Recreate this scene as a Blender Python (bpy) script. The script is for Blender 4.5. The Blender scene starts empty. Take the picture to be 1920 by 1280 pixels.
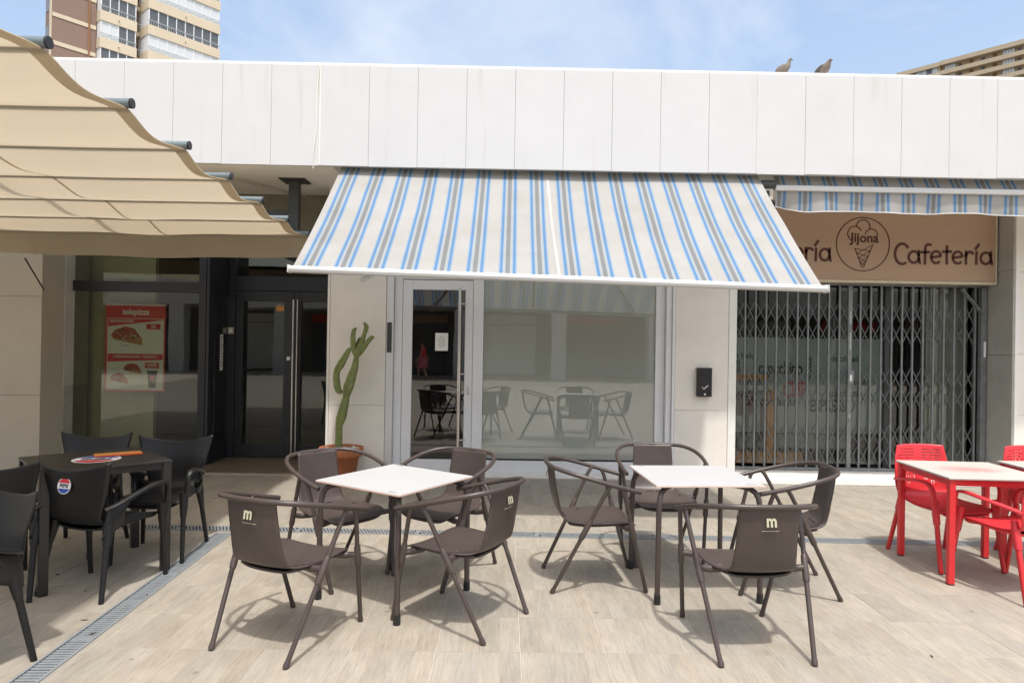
import bpy, math, random
from mathutils import Vector, Matrix

random.seed(7)
R = math.radians
PI = math.pi
scene = bpy.context.scene
col = scene.collection

# ------------------------------------------------------------------ camera
FPX, PITCH, ROLL, YAW, CAMH = 1247.0, .0042, .0162, .011, 1.62
_fw = Vector((math.sin(YAW)*math.cos(PITCH), math.cos(YAW)*math.cos(PITCH), math.sin(PITCH)))
_rt0 = Vector((math.cos(YAW), -math.sin(YAW), 0))
_up0 = _rt0.cross(_fw)
_rt = _rt0*math.cos(ROLL) + _up0*math.sin(ROLL)
_up = -_rt0*math.sin(ROLL) + _up0*math.cos(ROLL)
CAM = Vector((0, 0, CAMH))
cd = bpy.data.cameras.new('camera')
cd.sensor_width = 36; cd.lens = FPX/1920*36; cd.clip_start = .05; cd.clip_end = 3000
cam = bpy.data.objects.new('camera', cd); col.objects.link(cam)
mw = Matrix((_rt, _up, -_fw)).transposed().to_4x4(); mw.translation = CAM
cam.matrix_world = mw
scene.camera = cam

# ------------------------------------------------------------------ light
TOSUN = Vector((.25, -1, 2.5)).normalized()
SUN_EL = math.asin(TOSUN.z); SUN_AZ = math.atan2(TOSUN.x, TOSUN.y)
world = bpy.data.worlds.new('World'); scene.world = world; world.use_nodes = True
wn, wl = world.node_tree.nodes, world.node_tree.links
wn.clear()
sky = wn.new('ShaderNodeTexSky'); sky.sky_type = 'NISHITA'; sky.sun_disc = False
sky.sun_elevation = SUN_EL; sky.sun_rotation = SUN_AZ % (2*PI)
sky.air_density = 1.3; sky.dust_density = 5.5; sky.ozone_density = 1.6
bg = wn.new('ShaderNodeBackground'); bg.inputs[1].default_value = .15
out = wn.new('ShaderNodeOutputWorld')
tc = wn.new('ShaderNodeTexCoord'); sep = wn.new('ShaderNodeSeparateXYZ')
wl.new(tc.outputs['Generated'], sep.inputs[0])
def wmath(op, a, b):
    n = wn.new('ShaderNodeMath'); n.operation = op
    for i, v in enumerate((a, b)):
        if isinstance(v, (int, float)): n.inputs[i].default_value = v
        else: wl.new(v, n.inputs[i])
    return n.outputs[0]
zz = wmath('ADD', wmath('MAXIMUM', sep.outputs[2], 0.0), .18)
cmb = wn.new('ShaderNodeCombineXYZ')
wl.new(wmath('DIVIDE', sep.outputs[0], zz), cmb.inputs[0])
wl.new(wmath('DIVIDE', sep.outputs[1], zz), cmb.inputs[1])
nz = wn.new('ShaderNodeTexNoise'); nz.inputs['Scale'].default_value = 1.15
nz.inputs['Detail'].default_value = 9; nz.inputs['Roughness'].default_value = .58; nz.inputs['Distortion'].default_value = .5
wl.new(cmb.outputs[0], nz.inputs['Vector'])
rp = wn.new('ShaderNodeValToRGB'); rp.color_ramp.elements[0].position = .40; rp.color_ramp.elements[1].position = .68
rp.color_ramp.elements[0].color = (.06, .06, .06, 1); rp.color_ramp.elements[1].color = (.65, .65, .65, 1)
wl.new(nz.outputs[0], rp.inputs[0])
mx = wn.new('ShaderNodeMixRGB'); mx.inputs['Color2'].default_value = (4.0, 4.06, 4.15, 1)
wl.new(rp.outputs[0], mx.inputs['Fac']); wl.new(sky.outputs[0], mx.inputs['Color1'])
wl.new(mx.outputs[0], bg.inputs[0]); wl.new(bg.outputs[0], out.inputs[0])

sl = bpy.data.lights.new('sun', 'SUN'); sl.energy = 2.0; sl.angle = R(2.0); sl.color = (1, .98, .955)
sun = bpy.data.objects.new('sun', sl); col.objects.link(sun); sun.location = (5, -20, 50)
sun.rotation_euler = TOSUN.to_track_quat('Z', 'Y').to_euler()

vs = scene.view_settings
vs.view_transform = 'Standard'; vs.look = 'None'; vs.gamma = 1; vs.exposure = .85; vs.use_curve_mapping = False
scene.render.engine = 'CYCLES'
scene.cycles.max_bounces = 10; scene.cycles.transparent_max_bounces = 16

# ------------------------------------------------------------------ pixels to places
def ray(x, y): return _fw*FPX + _rt*(x-960) - _up*(y-640)
def G(x, y, z=0.0):
    v = ray(x, y); return CAM + v*((z-CAMH)/v.z)
def YP(x, y, Y):
    v = ray(x, y); return CAM + v*(Y/v.y)
def plane_hit(x, y, p0, n):
    v = ray(x, y); return CAM + v*((p0-CAM).dot(n)/v.dot(n))

# ------------------------------------------------------------------ materials
MATS = {}
def nodes_of(name):
    m = bpy.data.materials.new(name); m.use_nodes = True
    nt = m.node_tree; b = nt.nodes['Principled BSDF']
    return m, nt, b
def L(nt, a, b): nt.links.new(a, b)
def mk(name, c, rough=.6, metal=0.0, var=.12, scale=6.0, bump=0.0, bscale=120.0, spec=.5, stretch=(1, 1, 1), trans=0.0, stain=None, coat=0.0, world=False):
    """plain procedural material: base colour broken up by noise, optional fine bump, optional stain colour"""
    m, nt, b = nodes_of(name)
    b.inputs['Roughness'].default_value = rough; b.inputs['Metallic'].default_value = metal
    b.inputs['Specular IOR Level'].default_value = spec; b.inputs['Coat Weight'].default_value = coat
    t = nt.nodes.new('ShaderNodeTexCoord'); src = t.outputs['Object']
    if world:
        g = nt.nodes.new('ShaderNodeNewGeometry'); src = g.outputs['Position']
    mp = nt.nodes.new('ShaderNodeMapping'); mp.inputs['Scale'].default_value = stretch
    L(nt, src, mp.inputs[0])
    n = nt.nodes.new('ShaderNodeTexNoise'); n.inputs['Scale'].default_value = scale; n.inputs['Detail'].default_value = 6
    n.inputs['Roughness'].default_value = .62
    L(nt, mp.outputs[0], n.inputs['Vector'])
    r = nt.nodes.new('ShaderNodeValToRGB')
    r.color_ramp.elements[0].position = .28; r.color_ramp.elements[1].position = .72
    lo = [max(0, v*(1-var)) for v in c]; hi = [min(1, v*(1+var)) for v in c]
    r.color_ramp.elements[0].color = (*lo, 1); r.color_ramp.elements[1].color = (*hi, 1)
    L(nt, n.outputs[0], r.inputs[0]); cout = r.outputs[0]
    if stain:
        n3 = nt.nodes.new('ShaderNodeTexNoise'); n3.inputs['Scale'].default_value = stain[1]; n3.inputs['Detail'].default_value = 8
        mp3 = nt.nodes.new('ShaderNodeMapping'); mp3.inputs['Scale'].default_value = stain[3] if len(stain) > 3 else (1, 1, 1)
        L(nt, src, mp3.inputs[0]); L(nt, mp3.outputs[0], n3.inputs['Vector'])
        r3 = nt.nodes.new('ShaderNodeValToRGB'); r3.color_ramp.elements[0].position = stain[2]; r3.color_ramp.elements[1].position = stain[2]+.2
        r3.color_ramp.elements[1].color = (.7, .7, .7, 1)
        L(nt, n3.outputs[0], r3.inputs[0])
        x = nt.nodes.new('ShaderNodeMixRGB'); x.inputs['Color2'].default_value = (*stain[0], 1)
        L(nt, r3.outputs[0], x.inputs['Fac']); L(nt, cout, x.inputs['Color1']); cout = x.outputs[0]
    L(nt, cout, b.inputs['Base Color'])
    r2 = nt.nodes.new('ShaderNodeMapRange'); r2.inputs['To Min'].default_value = max(.02, rough-.08); r2.inputs['To Max'].default_value = min(1, rough+.1)
    L(nt, n.outputs[0], r2.inputs['Value']); L(nt, r2.outputs[0], b.inputs['Roughness'])
    if bump:
        n2 = nt.nodes.new('ShaderNodeTexNoise'); n2.inputs['Scale'].default_value = bscale; n2.inputs['Detail'].default_value = 4
        L(nt, mp.outputs[0], n2.inputs['Vector'])
        bp = nt.nodes.new('ShaderNodeBump'); bp.inputs['Strength'].default_value = bump; bp.inputs['Distance'].default_value = .004
        L(nt, n2.outputs[0], bp.inputs['Height']); L(nt, bp.outputs[0], b.inputs['Normal'])
    MATS[name] = m
    return m
def cloth_trans(name, m, amount, color):
    """let part of the light through a fabric"""
    nt = m.node_tree; b = nt.nodes['Principled BSDF']; o = nt.nodes['Material Output']
    tr = nt.nodes.new('ShaderNodeBsdfTranslucent'); tr.inputs[0].default_value = (*color, 1)
    ms = nt.nodes.new('ShaderNodeMixShader'); ms.inputs[0].default_value = amount
    L(nt, b.outputs[0], ms.inputs[1]); L(nt, tr.outputs[0], ms.inputs[2]); L(nt, ms.outputs[0], o.inputs[0])
def glass(name, tint, ior=1.5, boost=1.0):
    m = bpy.data.materials.new(name); m.use_nodes = True; nt = m.node_tree; nt.nodes.clear()
    o = nt.nodes.new('ShaderNodeOutputMaterial'); t = nt.nodes.new('ShaderNodeBsdfTransparent'); g = nt.nodes.new('ShaderNodeBsdfGlossy')
    t.inputs[0].default_value = (*tint, 1); g.inputs['Roughness'].default_value = .004
    fr = nt.nodes.new('ShaderNodeFresnel'); fr.inputs[0].default_value = ior
    mu = nt.nodes.new('ShaderNodeMath'); mu.operation = 'MULTIPLY'; mu.inputs[1].default_value = boost; mu.use_clamp = True
    # slightly wavy float glass
    nn = nt.nodes.new('ShaderNodeTexNoise'); nn.inputs['Scale'].default_value = 1.3
    tcn = nt.nodes.new('ShaderNodeTexCoord'); L(nt, tcn.outputs['Object'], nn.inputs['Vector'])
    bp = nt.nodes.new('ShaderNodeBump'); bp.inputs['Strength'].default_value = .05; bp.inputs['Distance'].default_value = .02
    L(nt, nn.outputs[0], bp.inputs['Height']); L(nt, bp.outputs[0], g.inputs['Normal'])
    ms = nt.nodes.new('ShaderNodeMixShader')
    L(nt, fr.outputs[0], mu.inputs[0]); L(nt, mu.outputs[0], ms.inputs[0]); L(nt, t.outputs[0], ms.inputs[1]); L(nt, g.outputs[0], ms.inputs[2])
    L(nt, ms.outputs[0], o.inputs[0])
    MATS[name] = m
    return m

mk('fascia_white', (.575, .575, .57), .55, var=.03, scale=2, stain=((.47, .455, .41), 2.2, .61, (4.5, 4.5, .35)), world=True)
mk('fascia_core', (.60, .59, .56), .8)
mk('soffit', (.76, .74, .69), .85, var=.06, scale=3)
mk('stone_cream', (.78, .735, .655), .5, var=.07, scale=2.2, stain=((.64, .58, .49), 2.2, .62), bump=.05, bscale=60)
mk('stone_marble', (.50, .47, .41), .35, var=.14, scale=3.5, stain=((.40, .34, .27), 2.8, .58, (1, 1, .6)))
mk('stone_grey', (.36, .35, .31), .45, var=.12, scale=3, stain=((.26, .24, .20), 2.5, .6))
mk('trim_white', (.78, .76, .71), .45, var=.05)
mk('olive_wall', (.24, .215, .155), .8, var=.1)
mk('charcoal_metal', (.018, .020, .024), .38, var=.2, spec=.5)
mk('grey_steel', (.055, .058, .056), .5, var=.15, metal=.2)
mk('aluminium', (.70, .70, .70), .4, metal=.5, var=.04, scale=1.5, stretch=(30, 30, 1))
mk('alu_white', (.78, .78, .78), .4, metal=.15, var=.03)
mk('stainless', (.62, .60, .57), .18, metal=1, var=.05)
mk('tube_steel', (.13, .165, .175), .4, var=.1)
mk('dark_gap', (.012, .012, .012), .9)
mk('room_dark', (.055, .042, .034), .85, var=.2)
mk('olive_glow', (.50, .48, .32), .8, var=.1, scale=2)
mk('room_floor', (.16, .12, .085), .5, var=.2, scale=4)
mk('blind_board', (.78, .79, .72), .75, var=.04, scale=.8)
mk('film_white', (.40, .43, .42), .6, var=.06, scale=2)
mk('print_dark', (.035, .03, .03), .6)
mk('print_red', (.50, .03, .03), .5)
mk('print_orange', (.62, .26, .05), .5, var=.3, scale=40)
mk('paper_white', (.80, .80, .76), .7, var=.03)
mk('poster_red', (.62, .035, .03), .45, var=.1)
mk('pizza_crust', (.48, .24, .08), .6, var=.35, scale=70)
mk('pizza_top', (.42, .07, .025), .5, var=.6, scale=90)
mk('sign_tan', (.42, .285, .19), .55, var=.05, scale=2.5, stretch=(.3, 1, 6))
mk('sign_brown', (.085, .025, .014), .55)
mk('sign_edge', (.58, .50, .36), .5)
mk('gate_grey', (.20, .21, .205), .5, metal=.35, var=.22, scale=9, stain=((.20, .16, .12), 5, .66))
mk('awning_white', (.60, .60, .58), .4, var=.03)
mk('awning_seam', (.40, .39, .37), .85, var=.05, spec=.2)
mk('chair_brown', (.062, .046, .040), .42, var=.10, scale=8, bump=.06, bscale=500)
mk('tube_brown', (.058, .043, .037), .38, var=.12, scale=12)
mk('logo_cream', (.44, .42, .29), .5)
mk('top_white', (.43, .43, .42), .5, var=.015, scale=3)
mk('top_edge', (.62, .42, .33), .5)
mk('chair_black', (.0075, .0075, .008), .44, var=.2, scale=9, bump=.07, bscale=600)
mk('chair_black_leg', (.006, .006, .006), .5, var=.2)
mk('table_black', (.022, .020, .018), .35, var=.15)
mk('logo_white', (.78, .78, .78), .4, var=.02)
mk('logo_red', (.62, .02, .03), .4)
mk('logo_blue', (.02, .06, .36), .4)
mk('red_plastic', (.66, .036, .046), .36, var=.06, scale=5, bump=.04, bscale=400)
mk('red_metal', (.60, .026, .030), .34, var=.06)
mk('terracotta', (.40, .135, .055), .75, var=.16, scale=9, stain=((.50, .30, .20), 6, .62), bump=.08, bscale=150)
mk('pebble', (.58, .54, .48), .7, var=.15)
mk('soil', (.09, .06, .04), .95)
mk('cactus', (.165, .195, .058), .6, var=.38, scale=14, stain=((.18, .14, .06), 9, .68))
mk('black_plastic', (.014, .014, .015), .4)
mk('rope_black', (.01, .01, .01), .8)
mk('beige_box', (.5, .46, .38), .6)
mk('drain_metal', (.31, .33, .34), .45, metal=.3, var=.12, scale=20)
mk('feather', (.20, .165, .135), .85, var=.22, scale=40)
mk('feather_dark', (.11, .09, .08), .85, var=.35, scale=40)
mk('beak', (.05, .045, .04), .6)
mk('brick', (.24, .165, .13), .9, var=.12, scale=1.2, stretch=(1, 1, 14))
mk('cream_paint', (.60, .52, .38), .8, var=.05, scale=.5)
mk('ochre_paint', (.50, .40, .27), .8, var=.06, scale=.4)
mk('win_frame', (.72, .73, .74), .5)
mk('win_dark', (.11, .12, .13), .12, var=.3, scale=.4)
mk('win_pale', (.62, .65, .66), .35, var=.06, scale=.5)
mk('rail_grey', (.42, .44, .45), .5)
mk('shutter_brown', (.26, .13, .06), .7)
mk('mat_floor_brown', (.10, .072, .05), .95, var=.3, scale=60)
mk('leaf_dry', (.055, .03, .02), .9)
mk('opp_white', (.66, .64, .60), .7, var=.05)
mk('opp_dark', (.16, .155, .145), .5)
mk('skin', (.45, .25, .17), .6)
mk('dress_pink', (.55, .14, .16), .8, var=.3, scale=20)
mk('hair', (.04, .025, .018), .7)
mk('roof_grey', (.30, .29, .27), .9)
glass('glass_clear', (.86, .88, .85), 1.5, 1.25)
glass('glass_dark', (.80, .79, .76), 1.52, 2.2)
glass('glass_pizza', (.88, .90, .84), 1.5, 1.5)
glass('glass_window', (.97, .975, .96), 1.5, 2.4)

def tile_material():
    m, nt, b = nodes_of('floor_tile')
    geo = nt.nodes.new('ShaderNodeNewGeometry'); oi = nt.nodes.new('ShaderNodeObjectInfo')
    sp = nt.nodes.new('ShaderNodeSeparateXYZ'); L(nt, geo.outputs['Position'], sp.inputs[0])
    # planks printed on each tile: four per tile
    m1 = nt.nodes.new('ShaderNodeMath'); m1.operation = 'DIVIDE'; m1.inputs[1].default_value = .1117
    a0 = nt.nodes.new('ShaderNodeMath'); a0.inputs[1].default_value = 100.0-.0279; L(nt, sp.outputs[0], a0.inputs[0]); L(nt, a0.outputs[0], m1.inputs[0])
    fl = nt.nodes.new('ShaderNodeMath'); fl.operation = 'FLOOR'; L(nt, m1.outputs[0], fl.inputs[0])
    fr = nt.nodes.new('ShaderNodeMath'); fr.operation = 'FRACT'; L(nt, m1.outputs[0], fr.inputs[0])
    cb = nt.nodes.new('ShaderNodeCombineXYZ'); L(nt, fl.outputs[0], cb.inputs[0]); L(nt, oi.outputs['Random'], cb.inputs[1])
    wnz = nt.nodes.new('ShaderNodeTexWhiteNoise'); L(nt, cb.outputs[0], wnz.inputs['Vector'])
    # long streaks along the plank
    off = nt.nodes.new('ShaderNodeVectorMath'); off.operation = 'MULTIPLY_ADD'; off.inputs[1].default_value = (7, 13, 3)
    L(nt, wnz.outputs['Color'], off.inputs[0]); L(nt, geo.outputs['Position'], off.inputs[2])
    def streak(sc, det, rough=.65):
        mp = nt.nodes.new('ShaderNodeMapping'); mp.inputs['Scale'].default_value = sc; L(nt, off.outputs[0], mp.inputs[0])
        n = nt.nodes.new('ShaderNodeTexNoise'); n.inputs['Scale'].default_value = 1; n.inputs['Detail'].default_value = det; n.inputs['Roughness'].default_value = rough
        n.inputs['Distortion'].default_value = .6
        L(nt, mp.outputs[0], n.inputs['Vector']); return n.outputs[0]
    s1 = streak((150, 8, 1), 6, .72); s2 = streak((22, 3.2, 1), 5); s3 = streak((2.2, 1.6, 1), 5, .6)
    rp = nt.nodes.new('ShaderNodeValToRGB'); e = rp.color_ramp.elements
    e[0].position = .29; e[0].color = (.250, .224, .184, 1); e[1].position = .68; e[1].color = (.400, .362, .302, 1)
    x = e.new(.47); x.color = (.343, .310, .257, 1)
    L(nt, s1, rp.inputs[0])
    rp2 = nt.nodes.new('ShaderNodeValToRGB'); e = rp2.color_ramp.elements
    e[0].position = .33; e[0].color = (.76, .77, .78, 1); e[1].position = .62; e[1].color = (1.06, 1.04, 1.01, 1)
    L(nt, s2, rp2.inputs[0])
    mu = nt.nodes.new('ShaderNodeMixRGB'); mu.blend_type = 'MULTIPLY'; mu.inputs[0].default_value = .45
    L(nt, rp.outputs[0], mu.inputs[1]); L(nt, rp2.outputs[0], mu.inputs[2])
    # plank tint: greyer / warmer
    rp3 = nt.nodes.new('ShaderNodeValToRGB'); e = rp3.color_ramp.elements
    e[0].color = (.84, .88, .91, 1); e[1].color = (1.1, 1.06, 1.0, 1); x = e.new(.45); x.color = (1, .99, .97, 1)
    L(nt, wnz.outputs['Value'], rp3.inputs[0])
    mu2 = nt.nodes.new('ShaderNodeMixRGB'); mu2.blend_type = 'MULTIPLY'; mu2.inputs[0].default_value = .38
    L(nt, mu.outputs[0], mu2.inputs[1]); L(nt, rp3.outputs[0], mu2.inputs[2])
    # dirt with a shape of its own
    rp4 = nt.nodes.new('ShaderNodeValToRGB'); e = rp4.color_ramp.elements
    e[0].position = .36; e[0].color = (.84, .82, .79, 1); e[1].position = .58; e[1].color = (1, 1, 1, 1)
    L(nt, s3, rp4.inputs[0])
    mu3 = nt.nodes.new('ShaderNodeMixRGB'); mu3.blend_type = 'MULTIPLY'; mu3.inputs[0].default_value = .85
    L(nt, mu2.outputs[0], mu3.inputs[1]); L(nt, rp4.outputs[0], mu3.inputs[2])
    vo = nt.nodes.new('ShaderNodeTexVoronoi'); vo.inputs['Scale'].default_value = 2.3; L(nt, geo.outputs['Position'], vo.inputs['Vector'])
    r5 = nt.nodes.new('ShaderNodeValToRGB'); r5.color_ramp.elements[0].position = .028; r5.color_ramp.elements[0].color = (.70, .69, .68, 1); r5.color_ramp.elements[1].position = .045
    L(nt, vo.outputs['Distance'], r5.inputs[0])
    mu4 = nt.nodes.new('ShaderNodeMixRGB'); mu4.blend_type = 'MULTIPLY'; mu4.inputs[0].default_value = 1
    L(nt, mu3.outputs[0], mu4.inputs[1]); L(nt, r5.outputs[0], mu4.inputs[2])
    L(nt, mu4.outputs[0], b.inputs['Base Color'])
    b.inputs['Roughness'].default_value = .62; b.inputs['Specular IOR Level'].default_value = .35
    # plank edge groove + streak relief
    d = nt.nodes.new('ShaderNodeMath'); d.operation = 'PINGPONG'; d.inputs[1].default_value = .5; L(nt, fr.outputs[0], d.inputs[0])
    mr = nt.nodes.new('ShaderNodeMapRange'); mr.inputs['From Max'].default_value = .03; L(nt, d.outputs[0], mr.inputs['Value'])
    ad = nt.nodes.new('ShaderNodeMath'); ad.operation = 'MULTIPLY_ADD'; ad.inputs[1].default_value = .8
    L(nt, s1, ad.inputs[0]); L(nt, mr.outputs[0], ad.inputs[2])
    bp = nt.nodes.new('ShaderNodeBump'); bp.inputs['Strength'].default_value = .22; bp.inputs['Distance'].default_value = .004
    L(nt, ad.outputs[0], bp.inputs['Height']); L(nt, bp.outputs[0], b.inputs['Normal'])
    MATS['floor_tile'] = m
tile_material()
mk('grout', (.54, .47, .39), .9, var=.1, scale=30, world=True)

def stripe_material():
    m, nt, b = nodes_of('awning_stripes')
    at = nt.nodes.new('ShaderNodeAttribute'); at.attribute_name = 'across'
    fr = nt.nodes.new('ShaderNodeMath'); fr.operation = 'FRACT'; L(nt, at.outputs['Fac'], fr.inputs[0])
    rp = nt.nodes.new('ShaderNodeValToRGB'); rp.color_ramp.interpolation = 'LINEAR'
    cream, halo, blue, pale, grey = (.50, .49, .465), (.36, .44, .53), (.14, .28, .49), (.43, .455, .465), (.255, .265, .265)
    stops = [(0, cream), (.205, cream), (.212, halo), (.252, halo), (.258, blue), (.340, blue), (.346, halo), (.382, pale), (.428, pale), (.435, grey), (.565, grey), (.572, pale), (.618, pale),
             (.654, halo), (.660, blue), (.742, blue), (.748, halo), (.788, halo), (.795, cream), (1, cream)]
    el = rp.color_ramp.elements
    el[0].position = 0; el[0].color = (*cream, 1); el[1].position = 1; el[1].color = (*cream, 1)
    for p, c in stops[1:-1]:
        x = el.new(p); x.color = (*c, 1)
    L(nt, fr.outputs[0], rp.inputs[0])
    n = nt.nodes.new('ShaderNodeTexNoise'); n.inputs['Scale'].default_value = 3; n.inputs['Detail'].default_value = 8
    t = nt.nodes.new('ShaderNodeTexCoord'); L(nt, t.outputs['Object'], n.inputs['Vector'])
    r2 = nt.nodes.new('ShaderNodeValToRGB'); r2.color_ramp.elements[0].position = .3; r2.color_ramp.elements[0].color = (.88, .86, .82, 1); r2.color_ramp.elements[1].position = .6
    L(nt, n.outputs[0], r2.inputs[0])
    mu = nt.nodes.new('ShaderNodeMixRGB'); mu.blend_type = 'MULTIPLY'; mu.inputs[0].default_value = .7
    L(nt, rp.outputs[0], mu.inputs[1]); L(nt, r2.outputs[0], mu.inputs[2])
    n2 = nt.nodes.new('ShaderNodeTexNoise'); n2.inputs['Scale'].default_value = 34; n2.inputs['Detail'].default_value = 2; L(nt, t.outputs['Object'], n2.inputs['Vector'])
    r3 = nt.nodes.new('ShaderNodeValToRGB'); r3.color_ramp.elements[0].position = .215; r3.color_ramp.elements[0].color = (.45, .40, .33, 1); r3.color_ramp.elements[1].position = .245
    L(nt, n2.outputs[0], r3.inputs[0])
    mu2 = nt.nodes.new('ShaderNodeMixRGB'); mu2.blend_type = 'MULTIPLY'; mu2.inputs[0].default_value = 1
    L(nt, mu.outputs[0], mu2.inputs[1]); L(nt, r3.outputs[0], mu2.inputs[2])
    L(nt, mu2.outputs[0], b.inputs['Base Color']); b.inputs['Roughness'].default_value = .85; b.inputs['Specular IOR Level'].default_value = .2
    o = nt.nodes['Material Output']; tr = nt.nodes.new('ShaderNodeBsdfTranslucent'); L(nt, mu2.outputs[0], tr.inputs[0])
    ms = nt.nodes.new('ShaderNodeMixShader'); ms.inputs[0].default_value = .38
    L(nt, b.outputs[0], ms.inputs[1]); L(nt, tr.outputs[0], ms.inputs[2]); L(nt, ms.outputs[0], o.inputs[0])
    MATS['awning_stripes'] = m
stripe_material()
cloth_trans('sail', mk('sail', (.52, .45, .335), .9, var=.06, scale=1.4, stain=((.54, .43, .30), 1.2, .58, (1, 3, 1)), spec=.1), .36, (.68, .57, .41))
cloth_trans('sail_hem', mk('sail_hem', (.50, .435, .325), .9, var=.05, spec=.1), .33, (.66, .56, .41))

# ------------------------------------------------------------------ mesh helpers
class MB:
    def __init__(s): s.v = []; s.f = []; s.sm = []
    def add(s, vs_, fs_, smooth=False):
        o = len(s.v); s.v += [tuple(v) for v in vs_]; s.f += [tuple(i+o for i in f) for f in fs_]; s.sm += [smooth]*len(fs_); return s
    def box(s, x0, x1, y0, y1, z0, z1):
        return s.add([(x0, y0, z0), (x1, y0, z0), (x1, y1, z0), (x0, y1, z0), (x0, y0, z1), (x1, y0, z1), (x1, y1, z1), (x0, y1, z1)],
                     [(0, 3, 2, 1), (4, 5, 6, 7), (0, 1, 5, 4), (1, 2, 6, 5), (2, 3, 7, 6), (3, 0, 4, 7)])
    def bar(s, p, q, w, h, up=(0, 0, 1)):
        p, q = Vector(p), Vector(q); d = (q-p).normalized(); a = d.cross(Vector(up))
        if a.length < 1e-4: a = d.cross(Vector((0, 1, 0)))
        a.normalize(); u = a.cross(d); a = a*w/2; u = u*h/2
        vv = [p-a-u, p+a-u, p+a+u, p-a+u, q-a-u, q+a-u, q+a+u, q-a+u]
        return s.add(vv, [(0, 3, 2, 1), (4, 5, 6, 7), (0, 1, 5, 4), (1, 2, 6, 5), (2, 3, 7, 6), (3, 0, 4, 7)])
    def tube(s, pts, r, n=10, caps=True, ribs=0, ribd=.0):
        pts = [Vector(p) for p in pts]; m = len(pts)
        rr = r if isinstance(r, (list, tuple)) else [r]*m
        t0 = (pts[1]-pts[0]).normalized()
        a = t0.orthogonal().normalized(); rings = []
        for i in range(m):
            t = (pts[min(i+1, m-1)]-pts[max(i-1, 0)]).normalized()
            a = (a - t*a.dot(t)).normalized(); b = t.cross(a)
            ring = []
            for k in range(n):
                an = 2*PI*k/n
                k2 = 1.0
                if ribs: k2 = 1-ribd*(.5-.5*math.cos(an*ribs))
                ring.append(pts[i]+(a*math.cos(an)+b*math.sin(an))*rr[i]*k2)
            rings.append(ring)
        vv = [v for g in rings for v in g]; ff = []
        for i in range(m-1):
            for k in range(n):
                ff.append((i*n+k, i*n+(k+1) % n, (i+1)*n+(k+1) % n, (i+1)*n+k))
        s.add(vv, ff, True)
        if caps:
            s.add(rings[0], [tuple(reversed(range(n)))]); s.add(rings[-1], [tuple(range(n))])
        return s
    def lathe(s, prof, n=28, c=(0, 0, 0)):
        vv = []; ff = []
        for r, z in prof:
            for k in range(n):
                an = 2*PI*k/n; vv.append((c[0]+r*math.cos(an), c[1]+r*math.sin(an), c[2]+z))
        for i in range(len(prof)-1):
            for k in range(n): ff.append((i*n+k, i*n+(k+1) % n, (i+1)*n+(k+1) % n, (i+1)*n+k))
        return s.add(vv, ff, True)
    def grid(s, fn, nu, nv, smooth=True, skip=None):
        vv = [fn(i/nu, j/nv) for j in range(nv+1) for i in range(nu+1)]; ff = []
        for j in range(nv):
            for i in range(nu):
                if skip and skip(i, j): continue
                a = j*(nu+1)+i; ff.append((a, a+1, a+nu+2, a+nu+1))
        return s.add(vv, ff, smooth)
    def ell(s, c, r, nu=12, nv=8, rot=None):
        vv = []; ff = []
        for j in range(nv+1):
            ph = PI*j/nv
            for i in range(nu):
                an = 2*PI*i/nu; p = Vector((r[0]*math.sin(ph)*math.cos(an), r[1]*math.sin(ph)*math.sin(an), r[2]*math.cos(ph)))
                if rot: p = rot @ p
                vv.append(Vector(c)+p)
        for j in range(nv):
            for i in range(nu): ff.append((j*nu+i, (j+1)*nu+i, (j+1)*nu+(i+1) % nu, j*nu+(i+1) % nu))
        return s.add(vv, ff, True)
    def mesh(s, name, mat):
        me = bpy.data.meshes.new(name); me.from_pydata(s.v, [], s.f); me.update()
        for p, f in zip(me.polygons, s.sm): p.use_smooth = f
        if mat: me.materials.append(MATS[mat])
        return me
    def build(s, name, mat, parent=None, bevel=0.0, solid=0.0, sub=0):
        return put(name, s.mesh(name, mat), parent, bevel, solid, sub)
def put(name, me, parent=None, bevel=0.0, solid=0.0, sub=0):
    o = bpy.data.objects.new(name, me); col.objects.link(o)
    if parent: o.parent = parent
    if solid:
        k = o.modifiers.new('s', 'SOLIDIFY'); k.thickness = solid; k.offset = 0
    if sub:
        k = o.modifiers.new('u', 'SUBSURF'); k.levels = sub; k.render_levels = sub
    if bevel:
        k = o.modifiers.new('b', 'BEVEL'); k.width = bevel; k.segments = 2; k.limit_method = 'ANGLE'; k.angle_limit = R(40)
    return o
def tag(o, label=None, cat=None, group=None, kind=None):
    if label: o['label'] = label
    if cat: o['category'] = cat
    if group: o['group'] = group
    if kind: o['kind'] = kind
    return o
def empty(name, loc=(0, 0, 0), rz=0, label=None, cat=None, group=None):
    o = bpy.data.objects.new(name, None); col.objects.link(o); o.empty_display_size = .1
    o.location = loc; o.rotation_euler = (0, 0, rz)
    return tag(o, label, cat, group)
def dup(o, parent=None):
    c = o.copy(); col.objects.link(c); c.parent = parent
    for ch in list(o.children): dup(ch, c)
    return c
def bx(name, mat, parent, x0, x1, y0, y1, z0, z1, bevel=0.0):
    """box part with its own origin, so alike boxes do not share texture space"""
    c = ((x0+x1)/2, (y0+y1)/2, (z0+z1)/2)
    o = MB().box(x0-c[0], x1-c[0], y0-c[1], y1-c[1], z0-c[2], z1-c[2]).build(name, mat, parent, bevel)
    o.location = c
    return o
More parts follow.
